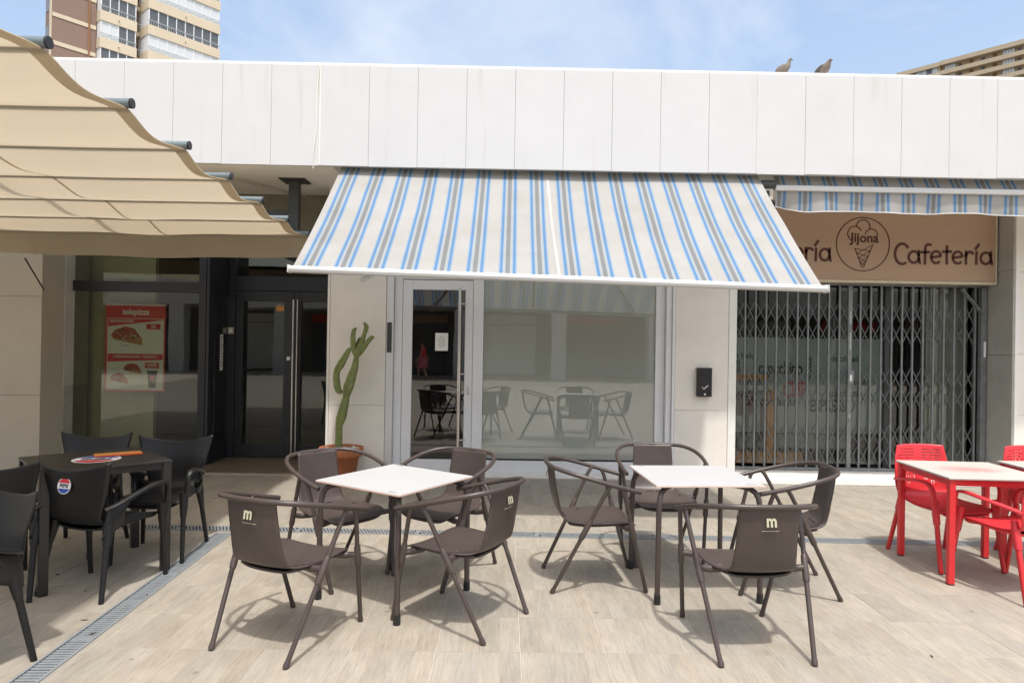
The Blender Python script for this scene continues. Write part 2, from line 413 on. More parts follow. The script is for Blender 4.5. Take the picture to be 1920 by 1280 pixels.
def spline(pts, n=6):
    pts = [Vector(p) for p in pts]; o = []
    for i in range(len(pts)-1):
        p0 = pts[max(i-1, 0)]; p1 = pts[i]; p2 = pts[i+1]; p3 = pts[min(i+2, len(pts)-1)]
        for k in range(n):
            t = k/n
            o.append(.5*((2*p1)+(p2-p0)*t+(2*p0-5*p1+4*p2-p3)*t*t+(3*p1-p0-3*p2+p3)*t**3))
    o.append(pts[-1]); return o
def text_mesh(name, s, size, mat, extrude=.0006, bold=0.0, align='CENTER', shear=0.0, spacing=1.0):
    cu = bpy.data.curves.new(name, 'FONT'); cu.body = s; cu.size = size; cu.align_x = align; cu.align_y = 'CENTER'
    cu.extrude = extrude; cu.offset = bold; cu.shear = shear; cu.space_character = spacing; cu.resolution_u = 3
    o = bpy.data.objects.new(name, cu); col.objects.link(o)
    dg = bpy.context.evaluated_depsgraph_get(); dg.update()
    me = bpy.data.meshes.new_from_object(o.evaluated_get(dg)); me.name = name
    bpy.data.objects.remove(o); bpy.data.curves.remove(cu)
    me.materials.clear(); me.materials.append(MATS[mat])
    return me
FACE = Matrix.Rotation(R(90), 4, 'X')      # flat print standing up, read from the camera side
def stand_text(name, s, size, mat, parent, loc, bold=0.0, align='CENTER', sx=1.0, mirror=False, spacing=1.0, shear=0.0, rot=0.0):
    o = put(name, text_mesh(name, s, size, mat, bold=bold, align=align, spacing=spacing, shear=shear), parent)
    o.rotation_euler = (R(90), rot, 0); o.location = loc; o.scale = ((-sx if mirror else sx), 1, 1)
    return o
def flat_poly(name, mat, parent, pts, y, th=.0008):
    """flat printed shape standing in an XZ plane; pts in (x, z)"""
    n = len(pts)
    vv = [(p[0], y-th/2, p[1]) for p in pts]+[(p[0], y+th/2, p[1]) for p in pts]
    area = sum(pts[i][0]*pts[(i+1) % n][1]-pts[(i+1) % n][0]*pts[i][1] for i in range(n))
    f = [tuple(range(n)), tuple(reversed(range(n, 2*n)))]
    if area < 0: f = [tuple(reversed(f[0])), tuple(reversed(f[1]))]
    f += [(i, i+n, (i+1) % n+n, (i+1) % n) for i in range(n)]
    return MB().add(vv, f).build(name, mat, parent)
def ribbon(mb, pts, w, y, th=.002):
    """flat brush stroke in an XZ plane with round ends"""
    pts = [Vector((p[0], 0, p[1])) for p in pts]; m = len(pts)
    lft = []; rgt = []
    for i in range(m):
        t = (pts[min(i+1, m-1)]-pts[max(i-1, 0)]).normalized(); nrm = Vector((-t.z, 0, t.x))*w/2
        lft.append(pts[i]+nrm); rgt.append(pts[i]-nrm)
    t0 = (pts[1]-pts[0]).normalized(); t1 = (pts[-1]-pts[-2]).normalized()
    lft = [pts[0]-t0*w*.4+(lft[0]-pts[0])*.55]+lft+[pts[-1]+t1*w*.4+(lft[-1]-pts[-1])*.55]
    rgt = [pts[0]-t0*w*.4+(rgt[0]-pts[0])*.55]+rgt+[pts[-1]+t1*w*.4+(rgt[-1]-pts[-1])*.55]
    k = len(lft); vv = []
    for a in (y-th/2, y+th/2):
        vv += [(p.x, a, p.z) for p in lft]+[(p.x, a, p.z) for p in rgt]
    ff = []
    for i in range(k-1):
        ff += [(i, i+1, k+i+1, k+i), (2*k+i, 3*k+i, 3*k+i+1, 2*k+i+1), (i, 2*k+i, 2*k+i+1, i+1), (k+i, k+i+1, 3*k+i+1, 3*k+i)]
    mb.add(vv, ff)
def arc(cx, cz, rx, rz, a0, a1, n=14):
    return [(cx+rx*math.cos(R(a0+(a1-a0)*i/n)), cz+rz*math.sin(R(a0+(a1-a0)*i/n))) for i in range(n+1)]

# ================================================================== SETTING: plaza
plaza = tag(MB().box(-60, 60, -40, 60, -.20, -.0022).build('plaza_ground', 'grout'), kind='structure')
TP = .4465; TG = .0032
pave = empty('plaza_pavement'); tag(pave, kind='structure')
def tile_mesh(w, d):
    a, b = w/2-TG/2, d/2-TG/2; c = .0016
    return MB().add([(-a, -b, -.006), (a, -b, -.006), (a, b, -.006), (-a, b, -.006), (-a, -b, -.0008), (a, -b, -.0008), (a, b, -.0008), (-a, b, -.0008),
                     (-a+c, -b+c, 0), (a-c, -b+c, 0), (a-c, b-c, 0), (-a+c, b-c, 0)],
                    [(0, 1, 5, 4), (1, 2, 6, 5), (2, 3, 7, 6), (3, 0, 4, 7), (4, 5, 9, 8), (5, 6, 10, 9), (6, 7, 11, 10), (7, 4, 8, 11), (8, 9, 10, 11)]).mesh('tile', 'floor_tile')
rows = [2.619+TP*k for k in range(7)]                      # near edges of the rows between camera and drain
rows_b = [5.745, 6.24, 6.74, 7.24, 7.74]
tm1, tm2, tm3 = tile_mesh(TP, TP), tile_mesh(TP, .4975), tile_mesh(TP, .39)
X0 = 2.342
small = []
ntile = 0
for ri, (y0, dd, me) in enumerate([(y, TP, tm1) for y in rows]+[(y, .4975, tm2) for y in rows_b[:4]]):
    lim = .80*(y0+dd)+.5
    k0 = int(math.floor((-lim-X0)/TP)); k1 = int(math.ceil((lim-X0)/TP))
    for k in range(k0, k1):
        o = put('tile', me, pave); o.location = (X0+(k+.5)*TP, y0+dd/2, random.uniform(-.0004, .0004))
        o.rotation_euler = (random.uniform(-.0006, .0006), random.uniform(-.0006, .0006), 0); ntile += 1
# the rest of the paving, past the pieces one can pick apart: joined
mb = MB()
def tile_flat(x, y, w, d):
    a, b = w/2-TG/2, d/2-TG/2
    mb.box(x-a, x+a, y-b, y+b, -.006, -.001)
for ri, (y0, dd) in enumerate([(y, TP) for y in rows]+[(y, .4975) for y in rows_b[:4]]):
    lim = .80*(y0+dd)+.5
    k0 = int(math.floor((-lim-X0)/TP)); k1 = int(math.ceil((lim-X0)/TP))
    for k in list(range(-30, k0))+list(range(k1, 22)): tile_flat(X0+(k+.5)*TP, y0+dd/2, TP, dd)
for k in range(-30, 22): tile_flat(X0+(k+.5)*TP, 5.745+4*.4975+.15, TP, .30)
for k in range(-16, 8): tile_flat(X0+(k+.5)*TP, 8.55, TP, .9)
for j in range(-42, 0):
    y0 = 2.619+TP*j
    for k in range(-34, 30): tile_flat(X0+(k+.5)*TP, y0+TP/2, TP, TP)
for k in range(-30, 22): tile_flat(X0+(k+.5)*TP, 5.7445, TP, .001+TG)
tag(mb.build('tile_field', 'floor_tile', pave), kind='stuff')

# ------------------------------------------------------------------ drains
def drain_section(p, q, w, label, group, nslat, separate, skew=0.0):
    p, q = Vector(p), Vector(q); d = (q-p); ln = d.length; a = math.atan2(d.y, d.x)
    t = empty('drain_grate', ((p.x+q.x)/2, (p.y+q.y)/2, 0), a, label, 'drain', group)
    MB().box(-ln/2, ln/2, -w/2+.004, w/2-.004, .0004, .0016).build('channel', 'dark_gap', t)
    for s in (-1, 1):
        MB().box(-ln/2+.001, ln/2-.001, s*w/2-.011, s*w/2+.003, .0003, .0075).build('rail', 'drain_metal', t)
    for s in (-1, 1):
        MB().box(s*(ln/2-.009)-.008, s*(ln/2-.009)+.008, -w/2+.011, w/2-.011, .0018, .0072).build('end_bar', 'drain_metal', t)
    pitch = (ln-.034)/nslat
    hw = pitch*.29; hh = w/2-.0115
    def slat(m, x): m.add([(x-hw-skew*hh, -hh, .0018), (x+hw-skew*hh, -hh, .0018), (x+hw+skew*hh, hh, .0018), (x-hw+skew*hh, hh, .0018),
                           (x-hw-skew*hh, -hh, .0068), (x+hw-skew*hh, -hh, .0068), (x+hw+skew*hh, hh, .0068), (x-hw+skew*hh, hh, .0068)],
                          [(0, 3, 2, 1), (4, 5, 6, 7), (0, 1, 5, 4), (1, 2, 6, 5), (2, 3, 7, 6), (3, 0, 4, 7)])
    if separate:
        m = MB(); slat(m, 0); me = m.mesh('slat', 'drain_metal')
        for i in range(nslat):
            o = put('slat', me, t); o.location = (-ln/2+.017+pitch*(i+.5), 0, random.uniform(-.0006, .0006))
    else:
        m = MB()
        for i in range(nslat): slat(m, -ln/2+.017+pitch*(i+.5))
        tag(m.build('slats', 'drain_metal', t), kind='stuff')
    return t
DX0, DX1 = Vector((-5.8, 5.816, 0)), Vector((6.4, 5.527, 0))
N = 12
nth = ['leftmost', 'second', 'third', 'fourth', 'fifth', 'sixth', 'seventh', 'eighth', 'ninth', 'tenth', 'eleventh', 'rightmost']
for i in range(N):
    p = DX0.lerp(DX1, i/N); q = DX0.lerp(DX1, (i+1)/N)
    drain_section(p, q, .125, nth[i]+(' section' if i in (0, 11) else ' section from the left')+' of the slotted metal drain row parallel to the shops', 'drain sections parallel to the shops', 34, False, -.5)
dy0, dy1 = Vector((-2.317, 5.60, 0)), Vector((-2.20, 2.60, 0))
N = 6
ordw = ['farthest from the camera', 'second from the far end', 'third from the far end', 'third from the near end', 'second from the near end', 'nearest the camera']
for i in range(N):
    p = dy0.lerp(dy1, i/N); q = dy0.lerp(dy1, (i+1)/N)
    drain_section(p, q, .125, 'galvanised drain grate section in the strip beside the black chairs, '+ordw[i], 'drain sections beside the black chairs', 17, True)

# ================================================================== ARCADE BUILDING
YW, YF, ZS, ZT = 8.0, 6.95, 3.45, 4.50
bld = empty('arcade_building', (0, YW, 0), 0, 'long low white arcade of shops under a panelled fascia', 'building')
bld.location = (0, 0, 0)
# fascia: a panel each
sx0 = YP(600, 220, YF).x; sx1 = YP(1420, 220, YF).x; pit = (sx1-sx0)/9
core = bx('fascia_core', 'fascia_core', bld, -10.2, 10.2, YF+.0132, YF+.10, ZS+.012, ZT-.012)
for k in range(-17, 16):
    a, b = sx0+k*pit, sx0+(k+1)*pit
    g = .0035 if k not in (0, 9) else .006
    dz = random.uniform(-.004, .004)
    dy = random.uniform(-.0008, .0008)
    o = bx('fascia_panel', 'fascia_white', bld, a+.0010, b-.0010, YF+dy, YF+.012+dy, ZS+dz, ZT+random.uniform(-.003, .003), .003)
    if k in (0, 9):
        MB().box(a-.0045, a+.006, YF-.004, YF+.0115, ZS+.01, ZT+.004).build('joint_strip', 'fascia_core' if k == 9 else 'trim_white', bld)
# a cable running down the fascia seam
MB().tube(spline([(sx0-.01, YF-.012, ZT+.01), (sx0-.03, YF-.012, ZT-.25), (sx0-.035, YF-.012, ZS+.4), (sx0-.06, YF-.012, ZS+.12), (sx0-.065, YF+.01, ZS-.03)]), .006, 6).build('cable', 'trim_white', bld)
bx('coping', 'trim_white', bld, -10.2, 10.2, YF+.012, YF+.24, ZT+.0035, ZT+.028)
bx('roof', 'roof_grey', bld, -10.2, 10.2, YF+.165, 15, ZS+.20, ZT-.25)
bx('soffit', 'soffit', bld, -10.2, -1.86, YF+.105, 9.6, ZS+.02, ZS+.195)
bx('soffit', 'soffit', bld, -1.859, 10.2, 7.42, 9.6, ZS+.021, ZS+.1955)
bx('awning_slot', 'soffit', bld, -1.859, 10.2, YF+.105, 7.419, ZS+.18, ZS+.1945)
# pilasters, faced with slabs
def pilaster(x0, x1, depth, joints, mat, name='pilaster', yf=YW, zt=ZS+.165, parent=None):
    p = bx(name, mat, parent or bld, x0+.006, x1-.006, yf+.02, yf+depth, 0.0, zt)
    zs = [0.0]+joints+[zt]
    for a, b in zip(zs[:-1], zs[1:]):
        s = bx('stone_slab', mat, p, x0, x1, yf, yf+.0195, a+.0015, b-.0015, .0025)
        s.location = Vector(s.location)-Vector(p.location)
    return p
XL = -5.533
mk('stone_beige', (.47, .42, .335), .55, var=.06, scale=2.2, stain=((.42, .36, .28), 2.2, .62), bump=.05, bscale=60)
pilaster(-10.2, -7.4, .9, [.92, 2.1], 'stone_beige', 'wall')
pilaster(-7.396, XL, .9, [.92, 2.1], 'stone_beige', 'wall')
# marble faced return beside the dark window
for z0, z1, m in ((.003, .30, 'stone_marble'), (.303, 1.0, 'stone_grey'), (1.003, 1.72, 'stone_marble'), (1.723, 2.47, 'stone_marble'), (2.473, 3.61, 'stone_marble')):
    bx('return_slab', m, bld, XL+.003, -5.69, YW+.42, YW+.90, z0, z1, .003)
pilaster(-2.098, -1.43, 1.25, [.86, 2.45], 'stone_cream')
bx('corner_trim', 'trim_white', bld, -2.131, -2.101, YW-.004, YW+.05, .001, ZS+.16, .004)
pilaster(2.058, 2.70, .60, [.86, 2.45], 'stone_cream')
bx('corner_trim', 'trim_white', bld, 2.703, 2.80, YW-.006, YW+.06, .001, ZS+.16, .006)
bx('corner_trim', 'alu_white', bld, 2.024, 2.055, YW-.004, YW+.05, .001, ZS+.16, .004)
bx('return_slab', 'stone_cream', bld, 2.61, 2.80, YW+.065, 8.60, .001, ZS+.164)
pilaster(6.187, 8.0, .6, [.86, 1.60, 2.6], 'stone_cream', 'wall')
pilaster(8.004, 10.2, .6, [.86, 1.60, 2.6], 'stone_cream', 'wall')
bx('corner_trim', 'trim_white', bld, 6.19, 6.23, YW-.005, YW-.001, .001, ZS+.16)
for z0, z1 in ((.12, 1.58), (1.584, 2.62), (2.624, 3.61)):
    bx('return_slab', 'stone_grey', bld, 6.162, 6.1855, YW+.003, 8.62, z0, z1, .003)  # the reveal's shade is put into its colour, greyer than the wall
# back walls and rooms behind the glass
bx('room_wall', 'room_dark', bld, -10.2, 10.2, 12.6, 12.8, .0, ZS+.2)
for x in (-10.1, -1.9, 2.35, 10.0): bx('room_wall', 'room_dark', bld, x, x+.12, 9.42 if x == -1.9 else 8.63, 12.59, .0, ZS+.015)
bx('room_ceiling', 'room_dark', bld, -9.9, 9.9, 9.62, 12.58, ZS+.02, ZS+.12)
bx('room_floor', 'room_floor', bld, -9.9, 9.9, 8.13, 12.58, -.005, .012)
bx('room_panel', 'olive_glow', bld, -5.68, -4.72, 9.02, 9.10, .013, ZS+.16)  # panel set close to the glass and paled to paint the window's olive glow
bx('room_counter', 'charcoal_metal', bld, -4.6, -2.6, 11.2, 11.8, .013, 1.1)
bx('room_panel', 'room_dark', bld, -1.75, -.25, 10.6, 10.7, .013, ZS+.16)

# ------------------------------------------------------------------ middle shopfront: aluminium door and big window
YS = 8.12
store = bld
Zd = 2.385
lint = bx('lintel', 'stone_cream', bld, -1.428, 2.022, YS+.05, YS+.35, 2.62, ZS+.164)
def part(parent, name, mat, x0, x1, z0, z1, y0, y1, bevel=.003): return bx(name, mat, parent, x0, x1, y0, y1, z0, z1, bevel)
frm = empty('shopfront_frame'); frm.parent = bld
part(frm, 'side_post', 'aluminium', -1.428, -1.345, .0, 2.618, YS-.10, YS+.06)
part(frm, 'side_post', 'alu_white', -1.342, -1.249, .0, 2.618, YS-.02, YS+.06)
part(frm, 'mullion', 'alu_white', -.387, -.262, .0, 2.618, YS-.015, YS+.06)
part(frm, 'side_post', 'alu_white', 1.845, 1.955, .0, 2.618, YS-.015, YS+.06)
part(frm, 'side_post', 'alu_white', 1.958, 2.022, .0, 2.618, YS-.09, YS+.06)
part(frm, 'top_rail', 'alu_white', -1.248, -.388, 2.395, 2.618, YS-.012, YS+.06)
part(frm, 'top_rail', 'alu_white', -.261, 1.844, 2.45, 2.618, YS-.012, YS+.06)
part(frm, 'bottom_rail', 'alu_white', -.261, 1.844, .07, .205, YS-.013, YS+.06)
part(frm, 'bottom_rail', 'dark_gap', -.261, 1.844, .2055, .218, YS-.008, YS+.05)
part(frm, 'sill', 'trim_white', -.387, 2.02, .001, .069, YS-.05, YS+.05)
part(frm, 'threshold', 'aluminium', -1.248, -.388, .001, .03, YS-.03, YS+.06)
win = part(bld, 'window', 'blind_board', -.259, 1.842, .22, 2.449, YS+.040, YS+.048, 0)
win['label'] = 'large grey-green blanked shop window'
def sub(parent, name, mat, x0, x1, z0, z1, y0, y1, bevel=.0):
    o = bx(name, mat, parent, x0, x1, y0, y1, z0, z1, bevel); o.location = Vector(o.location)-Vector(parent.location); return o
sub(win, 'pane', 'glass_window', -.259, 1.842, .22, 2.449, YS+.010, YS+.016)
door = part(bld, 'door', 'alu_white', -1.245, -1.128, .035, Zd, YS-.008, YS+.045)
sub(door, 'stile', 'alu_white', -.486, -.391, .035, Zd, YS-.008, YS+.045, .003)
sub(door, 'top_rail', 'alu_white', -1.127, -.487, 2.268, Zd, YS-.0075, YS+.045, .003)
sub(door, 'bottom_rail', 'alu_white', -1.127, -.487, .035, .205, YS-.0075, YS+.045, .003)
sub(door, 'pane', 'glass_dark', -1.127, -.487, .206, 2.267, YS+.012, YS+.018)
hb = MB().tube([(-.55, YS-.075, .18), (-.55, YS-.075, 2.30)], .019, 14).build('pull_handle', 'stainless', bld)
for z in (.45, 1.25, 2.1): MB().tube([(-.55, YS-.075, z), (-.50, YS-.03, z), (-.47, YS-.006, z)], .009, 8).build('handle_bracket', 'stainless', hb)
bx('lock', 'stainless', bld, -.45, -.42, YS-.016, YS-.0085, 1.0, 1.1, .003)
bx('mail_plate', 'grey_steel', bld, -1.415, -1.36, YS-.112, YS-.1005, 1.50, 1.86, .003)
mat_in = bx('inner_mat', 'mat_floor_brown', bld, -1.2, -.45, 8.4, 9.3, .0125, .022)
# notice taped inside the glass door
nt_ = empty('paper_notice', (-.77, YS+.009, 1.635), 0, 'white printed paper notice taped to the aluminium glass door', 'notice')
bx('sheet', 'paper_white', nt_, -.078, .078, -.0005, .0005, -.108, .108)
for i, w in enumerate((.05, .1, .09, .1, .08, .1, .06)): bx('text_line', 'print_dark', nt_, -w/2, w/2, -.0016, -.0010, .066-i*.021, .069-i*.021)

# ------------------------------------------------------------------ charcoal pizzeria front
YZ, YD = 8.60, 9.20
wx0, wx1 = -5.688, -3.83
upw = bx('upper_wall', 'olive_wall', bld, -5.688, -2.10, 8.46, 8.56, 3.02, ZS+.164)
pw = empty('pizzeria_window'); pw.parent = bld
pf = 'charcoal_metal'
part(pw, 'post', pf, wx0, wx0+.075, 0, 3.018, YZ-.05, YZ+.05)
part(pw, 'post', pf, wx1-.09, wx1, 0, 3.018, YZ-.05, YZ+.05)
part(pw, 'transom', pf, wx0+.076, wx1-.091, 2.215, 2.345, YZ-.045, YZ+.045)
part(pw, 'top_rail', pf, wx0+.076, wx1-.091, 2.90, 3.018, YZ-.045, YZ+.045)
part(pw, 'bottom_rail', pf, wx0+.076, wx1-.091, 0, .13, YZ-.045, YZ+.045)
part(pw, 'pane', 'glass_pizza', wx0+.076, wx1-.091, .131, 2.214, YZ, YZ+.006, 0)
part(pw, 'pane', 'glass_pizza', wx0+.076, wx1-.091, 2.346, 2.899, YZ, YZ+.006, 0)
# dark return between window and recessed door
sp_ = empty('side_panel'); sp_.parent = bld
MB().box(-3.829, -3.79, YZ-.04, YD+.03, 0, 3.017).build('panel', pf, sp_, .003)
MB().box(-3.789, -3.783, YZ+.1, YD-.06, .25, 2.2).build('pane', 'glass_dark', sp_)
pd = empty('pizzeria_door_frame'); pd.parent = bld
part(pd, 'post', pf, -3.788, -3.70, 0, 3.017, YD-.05, YD+.05)
part(pd, 'header', pf, -3.699, -1.92, 2.30, 2.50, YD-.05, YD+.05)
part(pd, 'top_rail', pf, -3.699, -1.92, 2.84, 3.017, YD-.05, YD+.05)
part(pd, 'pane', 'glass_pizza', -3.699, -1.92, 2.501, 2.839, YD, YD+.006, 0)
part(pd, 'lining', 'olive_wall', -3.79, -1.92, 3.019, 3.61, YD-.05, YD+.05)
for i, (a, b, ga, gb) in enumerate(((-3.698, -2.905, -3.60, -3.035), (-2.90, -2.11, -2.80, -2.20))):
    lf = part(bld, 'door_leaf', pf, a, ga, .02, 2.298, YD-.028, YD+.028)
    sub(lf, 'stile', pf, gb, b, .02, 2.298, YD-.028, YD+.028, .003)
    sub(lf, 'rail', pf, ga+.0005, gb-.0005, 2.155, 2.298, YD-.027, YD+.027, .003)
    sub(lf, 'rail', pf, ga+.0005, gb-.0005, .02, .19, YD-.027, YD+.027, .003)
    sub(lf, 'pane', 'glass_pizza', ga+.0005, gb-.0005, .191, 2.154, YD, YD+.006)
for x in (-2.885, -2.83):
    h = MB().tube([(x, YD-.11, .08), (x, YD-.11, 2.18)], .016 if x < -2.86 else .011, 12).build('pull_handle', 'stainless', bld)
    for z in (.5, 1.3, 2.0): MB().tube([(x, YD-.11, z), (x, YD-.029, z)], .007, 8).build('handle_bracket', 'stainless', h)
bx('lock_plate', 'alu_white', bld, -2.99, -2.945, YD-.036, YD-.0285, 1.35, 1.40, .002)
ys = YP(519, 575, YD-.03)
st = empty('yellow_sticker', (-3.10, YD-.002, 2.06), 0, 'small yellow sticker high on the dark pizzeria door glass', 'sticker')
bx('sheet', 'print_orange', st, -.055, .055, -.0006, .0006, -.035, .035)
stand_text('lettering', 'MAX 10', .026, 'paper_white', st, (0, -.0012, .048))
vs_ = empty('opening_hours_sticker', (-3.781, 8.93, 1.45), R(90), 'narrow white vertical sticker with printed lines on the dark side panel', 'sticker')
bx('sheet', 'paper_white', vs_, -.045, .045, -.0008, .0008, -.24, .24)
for i in range(11): bx('text_line', 'print_dark', vs_, -.03, .03-.015*(i % 3), -.0018, -.0010, .2-i*.038, .214-i*.038)
lsw = empty('wall_switch', (-3.745, YD-.056, 1.745), 0, 'small white switch box beside the dark pizzeria door', 'switch')
bx('housing', 'beige_box', lsw, -.035, .035, -.02, .005, -.045, .045, .004)
bx('button', 'paper_white', lsw, -.018, .018, -.024, -.0205, -.02, .02, .002)
icm = empty('doorbell', (-5.745, YW+.413, 1.42), 0, 'small dark doorbell panel on the marble return left of the pizzeria window', 'doorbell')
bx('housing', 'black_plastic', icm, -.028, .028, -.012, .006, -.05, .05, .004)
MB().tube([(0, -.012, -.012), (0, -.016, -.012)], .010, 12).build('button', 'alu_white', icm)
dm = tag(bx('entrance_floor', 'mat_floor_brown', None, -3.72, -2.25, 8.55, 9.14, .0012, .010, .003), 'dark brown floor with painted-in shade before the recessed pizzeria door', 'floor')  # sheet for the brown entrance tiles, their shade put into its colour

# poster hanging behind the pizzeria window
pc = Vector((-4.762, YZ+.03, 1.488)); pwid, ph = .385, .553
pst = empty('pizza_poster', pc, 0, 'red and white pizza offer poster hanging behind the dark shop window', 'poster')
bx('sheet', 'poster_red', pst, -pwid, pwid, -.001, .001, -ph, ph)
bx('hanger_bar', 'alu_white', pst, -pwid-.005, pwid+.005, -.006, .006, ph+.001, ph+.016)
def rect(a, b, c, d): return [(a, c), (b, c), (b, d), (a, d)]
flat_poly('border', 'paper_white', pst, rect(-pwid+.025, pwid-.02, -ph+.02, ph-.165), -.0018)
flat_poly('offer_panel', 'poster_red', pst, [(-pwid+.033, ph-.172), (pwid-.028, ph-.172), (pwid-.028, ph-.185), (-pwid+.033, ph-.275)], -.0028)
flat_poly('offer_panel', 'poster_red', pst, [(-pwid+.033, -.07), (pwid-.028, -.07), (pwid-.028, -.145), (-pwid+.033, -.175)], -.0028)
def slice_(x, z, s):
    c = [(x-.21*s, z+.02*s), (x-.15*s, z+.10*s), (x-.02*s, z+.145*s), (x+.10*s, z+.115*s), (x+.20*s, z-.02*s), (x+.20*s, z-.10*s), (x+.02*s, z-.065*s), (x-.16*s, z-.03*s)]
    flat_poly('pizza_slice', 'pizza_crust', pst, c, -.0030)
    t_ = [(x-.19*s, z+.03*s), (x-.14*s, z+.095*s), (x-.02*s, z+.135*s), (x+.09*s, z+.105*s), (x+.18*s, z-.015*s), (x+.02*s, z-.03*s), (x-.15*s, z-.005*s)]
    flat_poly('pizza_topping', 'pizza_top', pst, t_, -.0042)
def toppings(x, z, s, n, rs):
    rr_ = random.Random(rs)
    for i in range(n):
        a, b = rr_.uniform(-.16, .16)*s, rr_.uniform(-.02, .115)*s
        if b > (.13-abs(a+.02*s)/s*.55)*s: continue
        r_ = rr_.uniform(.010, .022)*s
        flat_poly('topping', rr_.choice(('pizza_crust', 'sign_edge', 'print_dark', 'poster_red')), pst, arc(x+a, z+b, r_, r_*.8, 0, 330, 7), -.0050-.0002*i)
toppings(-.11, .14, 1.0, 34, 5); toppings(-.03, -.27, .58, 16, 6); toppings(-.2, -.40, .58, 16, 8)
slice_(-.11, .14, 1.0); slice_(-.03, -.27, .58); slice_(-.2, -.40, .58)
for x, z in ((.23, ph-.27), (.22, -.215)):
    flat_poly('price_tag', 'poster_red', pst, rect(x-.09, x+.09, z-.035, z+.035), -.0032)
stand_text('price', '2€', .055, 'paper_white', pst, (.23, -.0045, ph-.27), bold=.0015)
stand_text('price', '4,99€', .055, 'paper_white', pst, (.22, -.0045, -.215), bold=.0015)
stand_text('lettering', 'telepizza', .105, 'paper_white', pst, (0, -.0026, ph-.085), bold=.003, sx=.95, shear=.12)
stand_text('lettering', 'MEGAPORCIÓN', .042, 'paper_white', pst, (-.17, -.0040, ph-.205), bold=.0012)
stand_text('lettering', '2 MEGAPORCIONES + REFRESCO', .040, 'paper_white', pst, (0, -.0040, -.108), bold=.001, sx=.95)
flat_poly('cup', 'print_dark', pst, [(.16, -.30), (.29, -.30), (.268, -.50), (.182, -.50)], -.0034)
flat_poly('cup_lid', 'black_plastic', pst, [(.15, -.285), (.30, -.285), (.295, -.303), (.155, -.303)], -.0044)
flat_poly('cup_mark', 'poster_red', pst, arc(.225, -.375, .03, .03, 0, 350), -.0046)
stand_text('lettering', 'La Mejor', .026, 'print_dark', pst, (-.12, -.0050, .035))

# ------------------------------------------------------------------ ice cream shop: glass front behind the gate
YI = 8.60
icf = empty('icecream_shop_front'); icf.parent = bld
gx0, gx1 = 2.805, 6.16
part(icf, 'kerb', 'trim_white', 2.80, 6.185, .001, .055, 7.90, 8.62, .006)
part(icf, 'kerb', 'trim_white', 2.80, 6.185, .056, .075, 8.02, 8.62, .004)
part(icf, 'post', 'grey_steel', gx0, gx0+.06, .076, 2.6, YI-.03, YI+.03)
part(icf, 'post', 'grey_steel', 4.93, 4.99, .076, 2.6, YI-.03, YI+.03)
part(icf, 'post', 'grey_steel', gx1-.06, gx1, .076, 2.6, YI-.03, YI+.03)
part(icf, 'header', 'grey_steel', gx0, gx1, 2.601, 3.46, YI-.03, YI+.05)
part(icf, 'pane', 'glass_clear', gx0+.061, 4.929, .077, 2.60, YI, YI+.006, 0)
part(icf, 'pane', 'glass_clear', 4.991, gx1-.061, .077, 2.60, YI, YI+.006, 0)
film = part(icf, 'window_film', 'film_white', gx0+.061, 4.925, .53, 1.76, YI+.010, YI+.013, 0)
film['label'] = 'pale window film printed with coffee words'
part(icf, 'inner_wall', 'stone_grey', 5.55, 6.10, .077, 2.6, YI+.10, YI+.14, 0)
part(icf, 'display_case', 'film_white', gx0+.3, 4.6, .3, .50, YI+.20, YI+.9, .01)
def word(s, x, z, size, mat='print_dark', mirror=False, sx=.8, rot=0.0, bold=.002):
    stand_text('lettering', s, size, mat, icf, (x, YI+.008, z), bold=bold, align='LEFT', sx=sx, mirror=mirror, rot=rot)
word('capuchino', 3.30, 1.36, .23, sx=.62, bold=.006); word('cafe con leche', 3.10, .93, .17, sx=.72)
word('ESPRESSO', 3.98, .88, .22, 'print_dark', sx=.62, bold=.005); word('americano', 4.22, 1.05, .17, sx=.6)
word('cortado', 3.05, 1.18, .13); word('CUP', 3.62, 1.08, .30, 'print_red', sx=.55, bold=.006)
word('descafeinado', 4.25, 1.50, .11, sx=.7); word('bombon', 4.5, 1.2, .12); word('carajillo', 2.88, 1.02, .12); word('con hielo', 2.9, 1.52, .12)
word('temporada', 3.15, 1.06, .11, sx=.7); word('mocca', 3.95, 1.22, .14, rot=R(-90)); word('latte', 3.02, 1.28, .13, rot=R(-90))
for x, w in ((2.93, .5),): flat_poly('print_patch', 'print_orange', icf, rect(x, x+w, 1.20, 1.28), YI+.0085)
flat_poly('print_patch', 'print_orange', icf, rect(2.9, 3.9, .13, .28), YI+.0085)
flat_poly('print_patch', 'print_orange', icf, rect(3.42, 3.54, .13, 1.1), YI+.0095)

# ================================================================== FOLDING SECURITY GATE
gate = empty('security_gate', (0, 8.46, 0), 0, 'grey folding lattice security gate closed across the ice cream shop', 'gate')
gl, gr, gz0, gz1 = 2.83, 6.15, .078, 2.44
bx('top_track', 'gate_grey', gate, gl, gr, -.035, .035, gz1, gz1+.06, .004)
bx('bottom_track', 'gate_grey', gate, gl, gr, -.03, .03, gz0, gz0+.035, .004)
bx('end_post', 'gate_grey', gate, gr-.07, gr-.002, -.045, .025, gz0+.036, gz1-.001, .004)
bx('end_post', 'gate_grey', gate, gl, gl+.03, -.03, .03, gz0+.036, gz1-.001, .004)
MB().bar((gr-.34, -.045, gz1-.02), (gr-.06, -.045, gz1-.34), .012, .06, up=(0, 1, 0)).build('corner_brace', 'gate_grey', gate)
NB = 24
xs = [gl+.10+(gr-.13-gl-.10)*i/(NB-1) for i in range(NB)]
up_me = MB().box(-.011, .011, -.016, .006, gz0+.037, gz1-.002).mesh('upright', 'gate_grey')
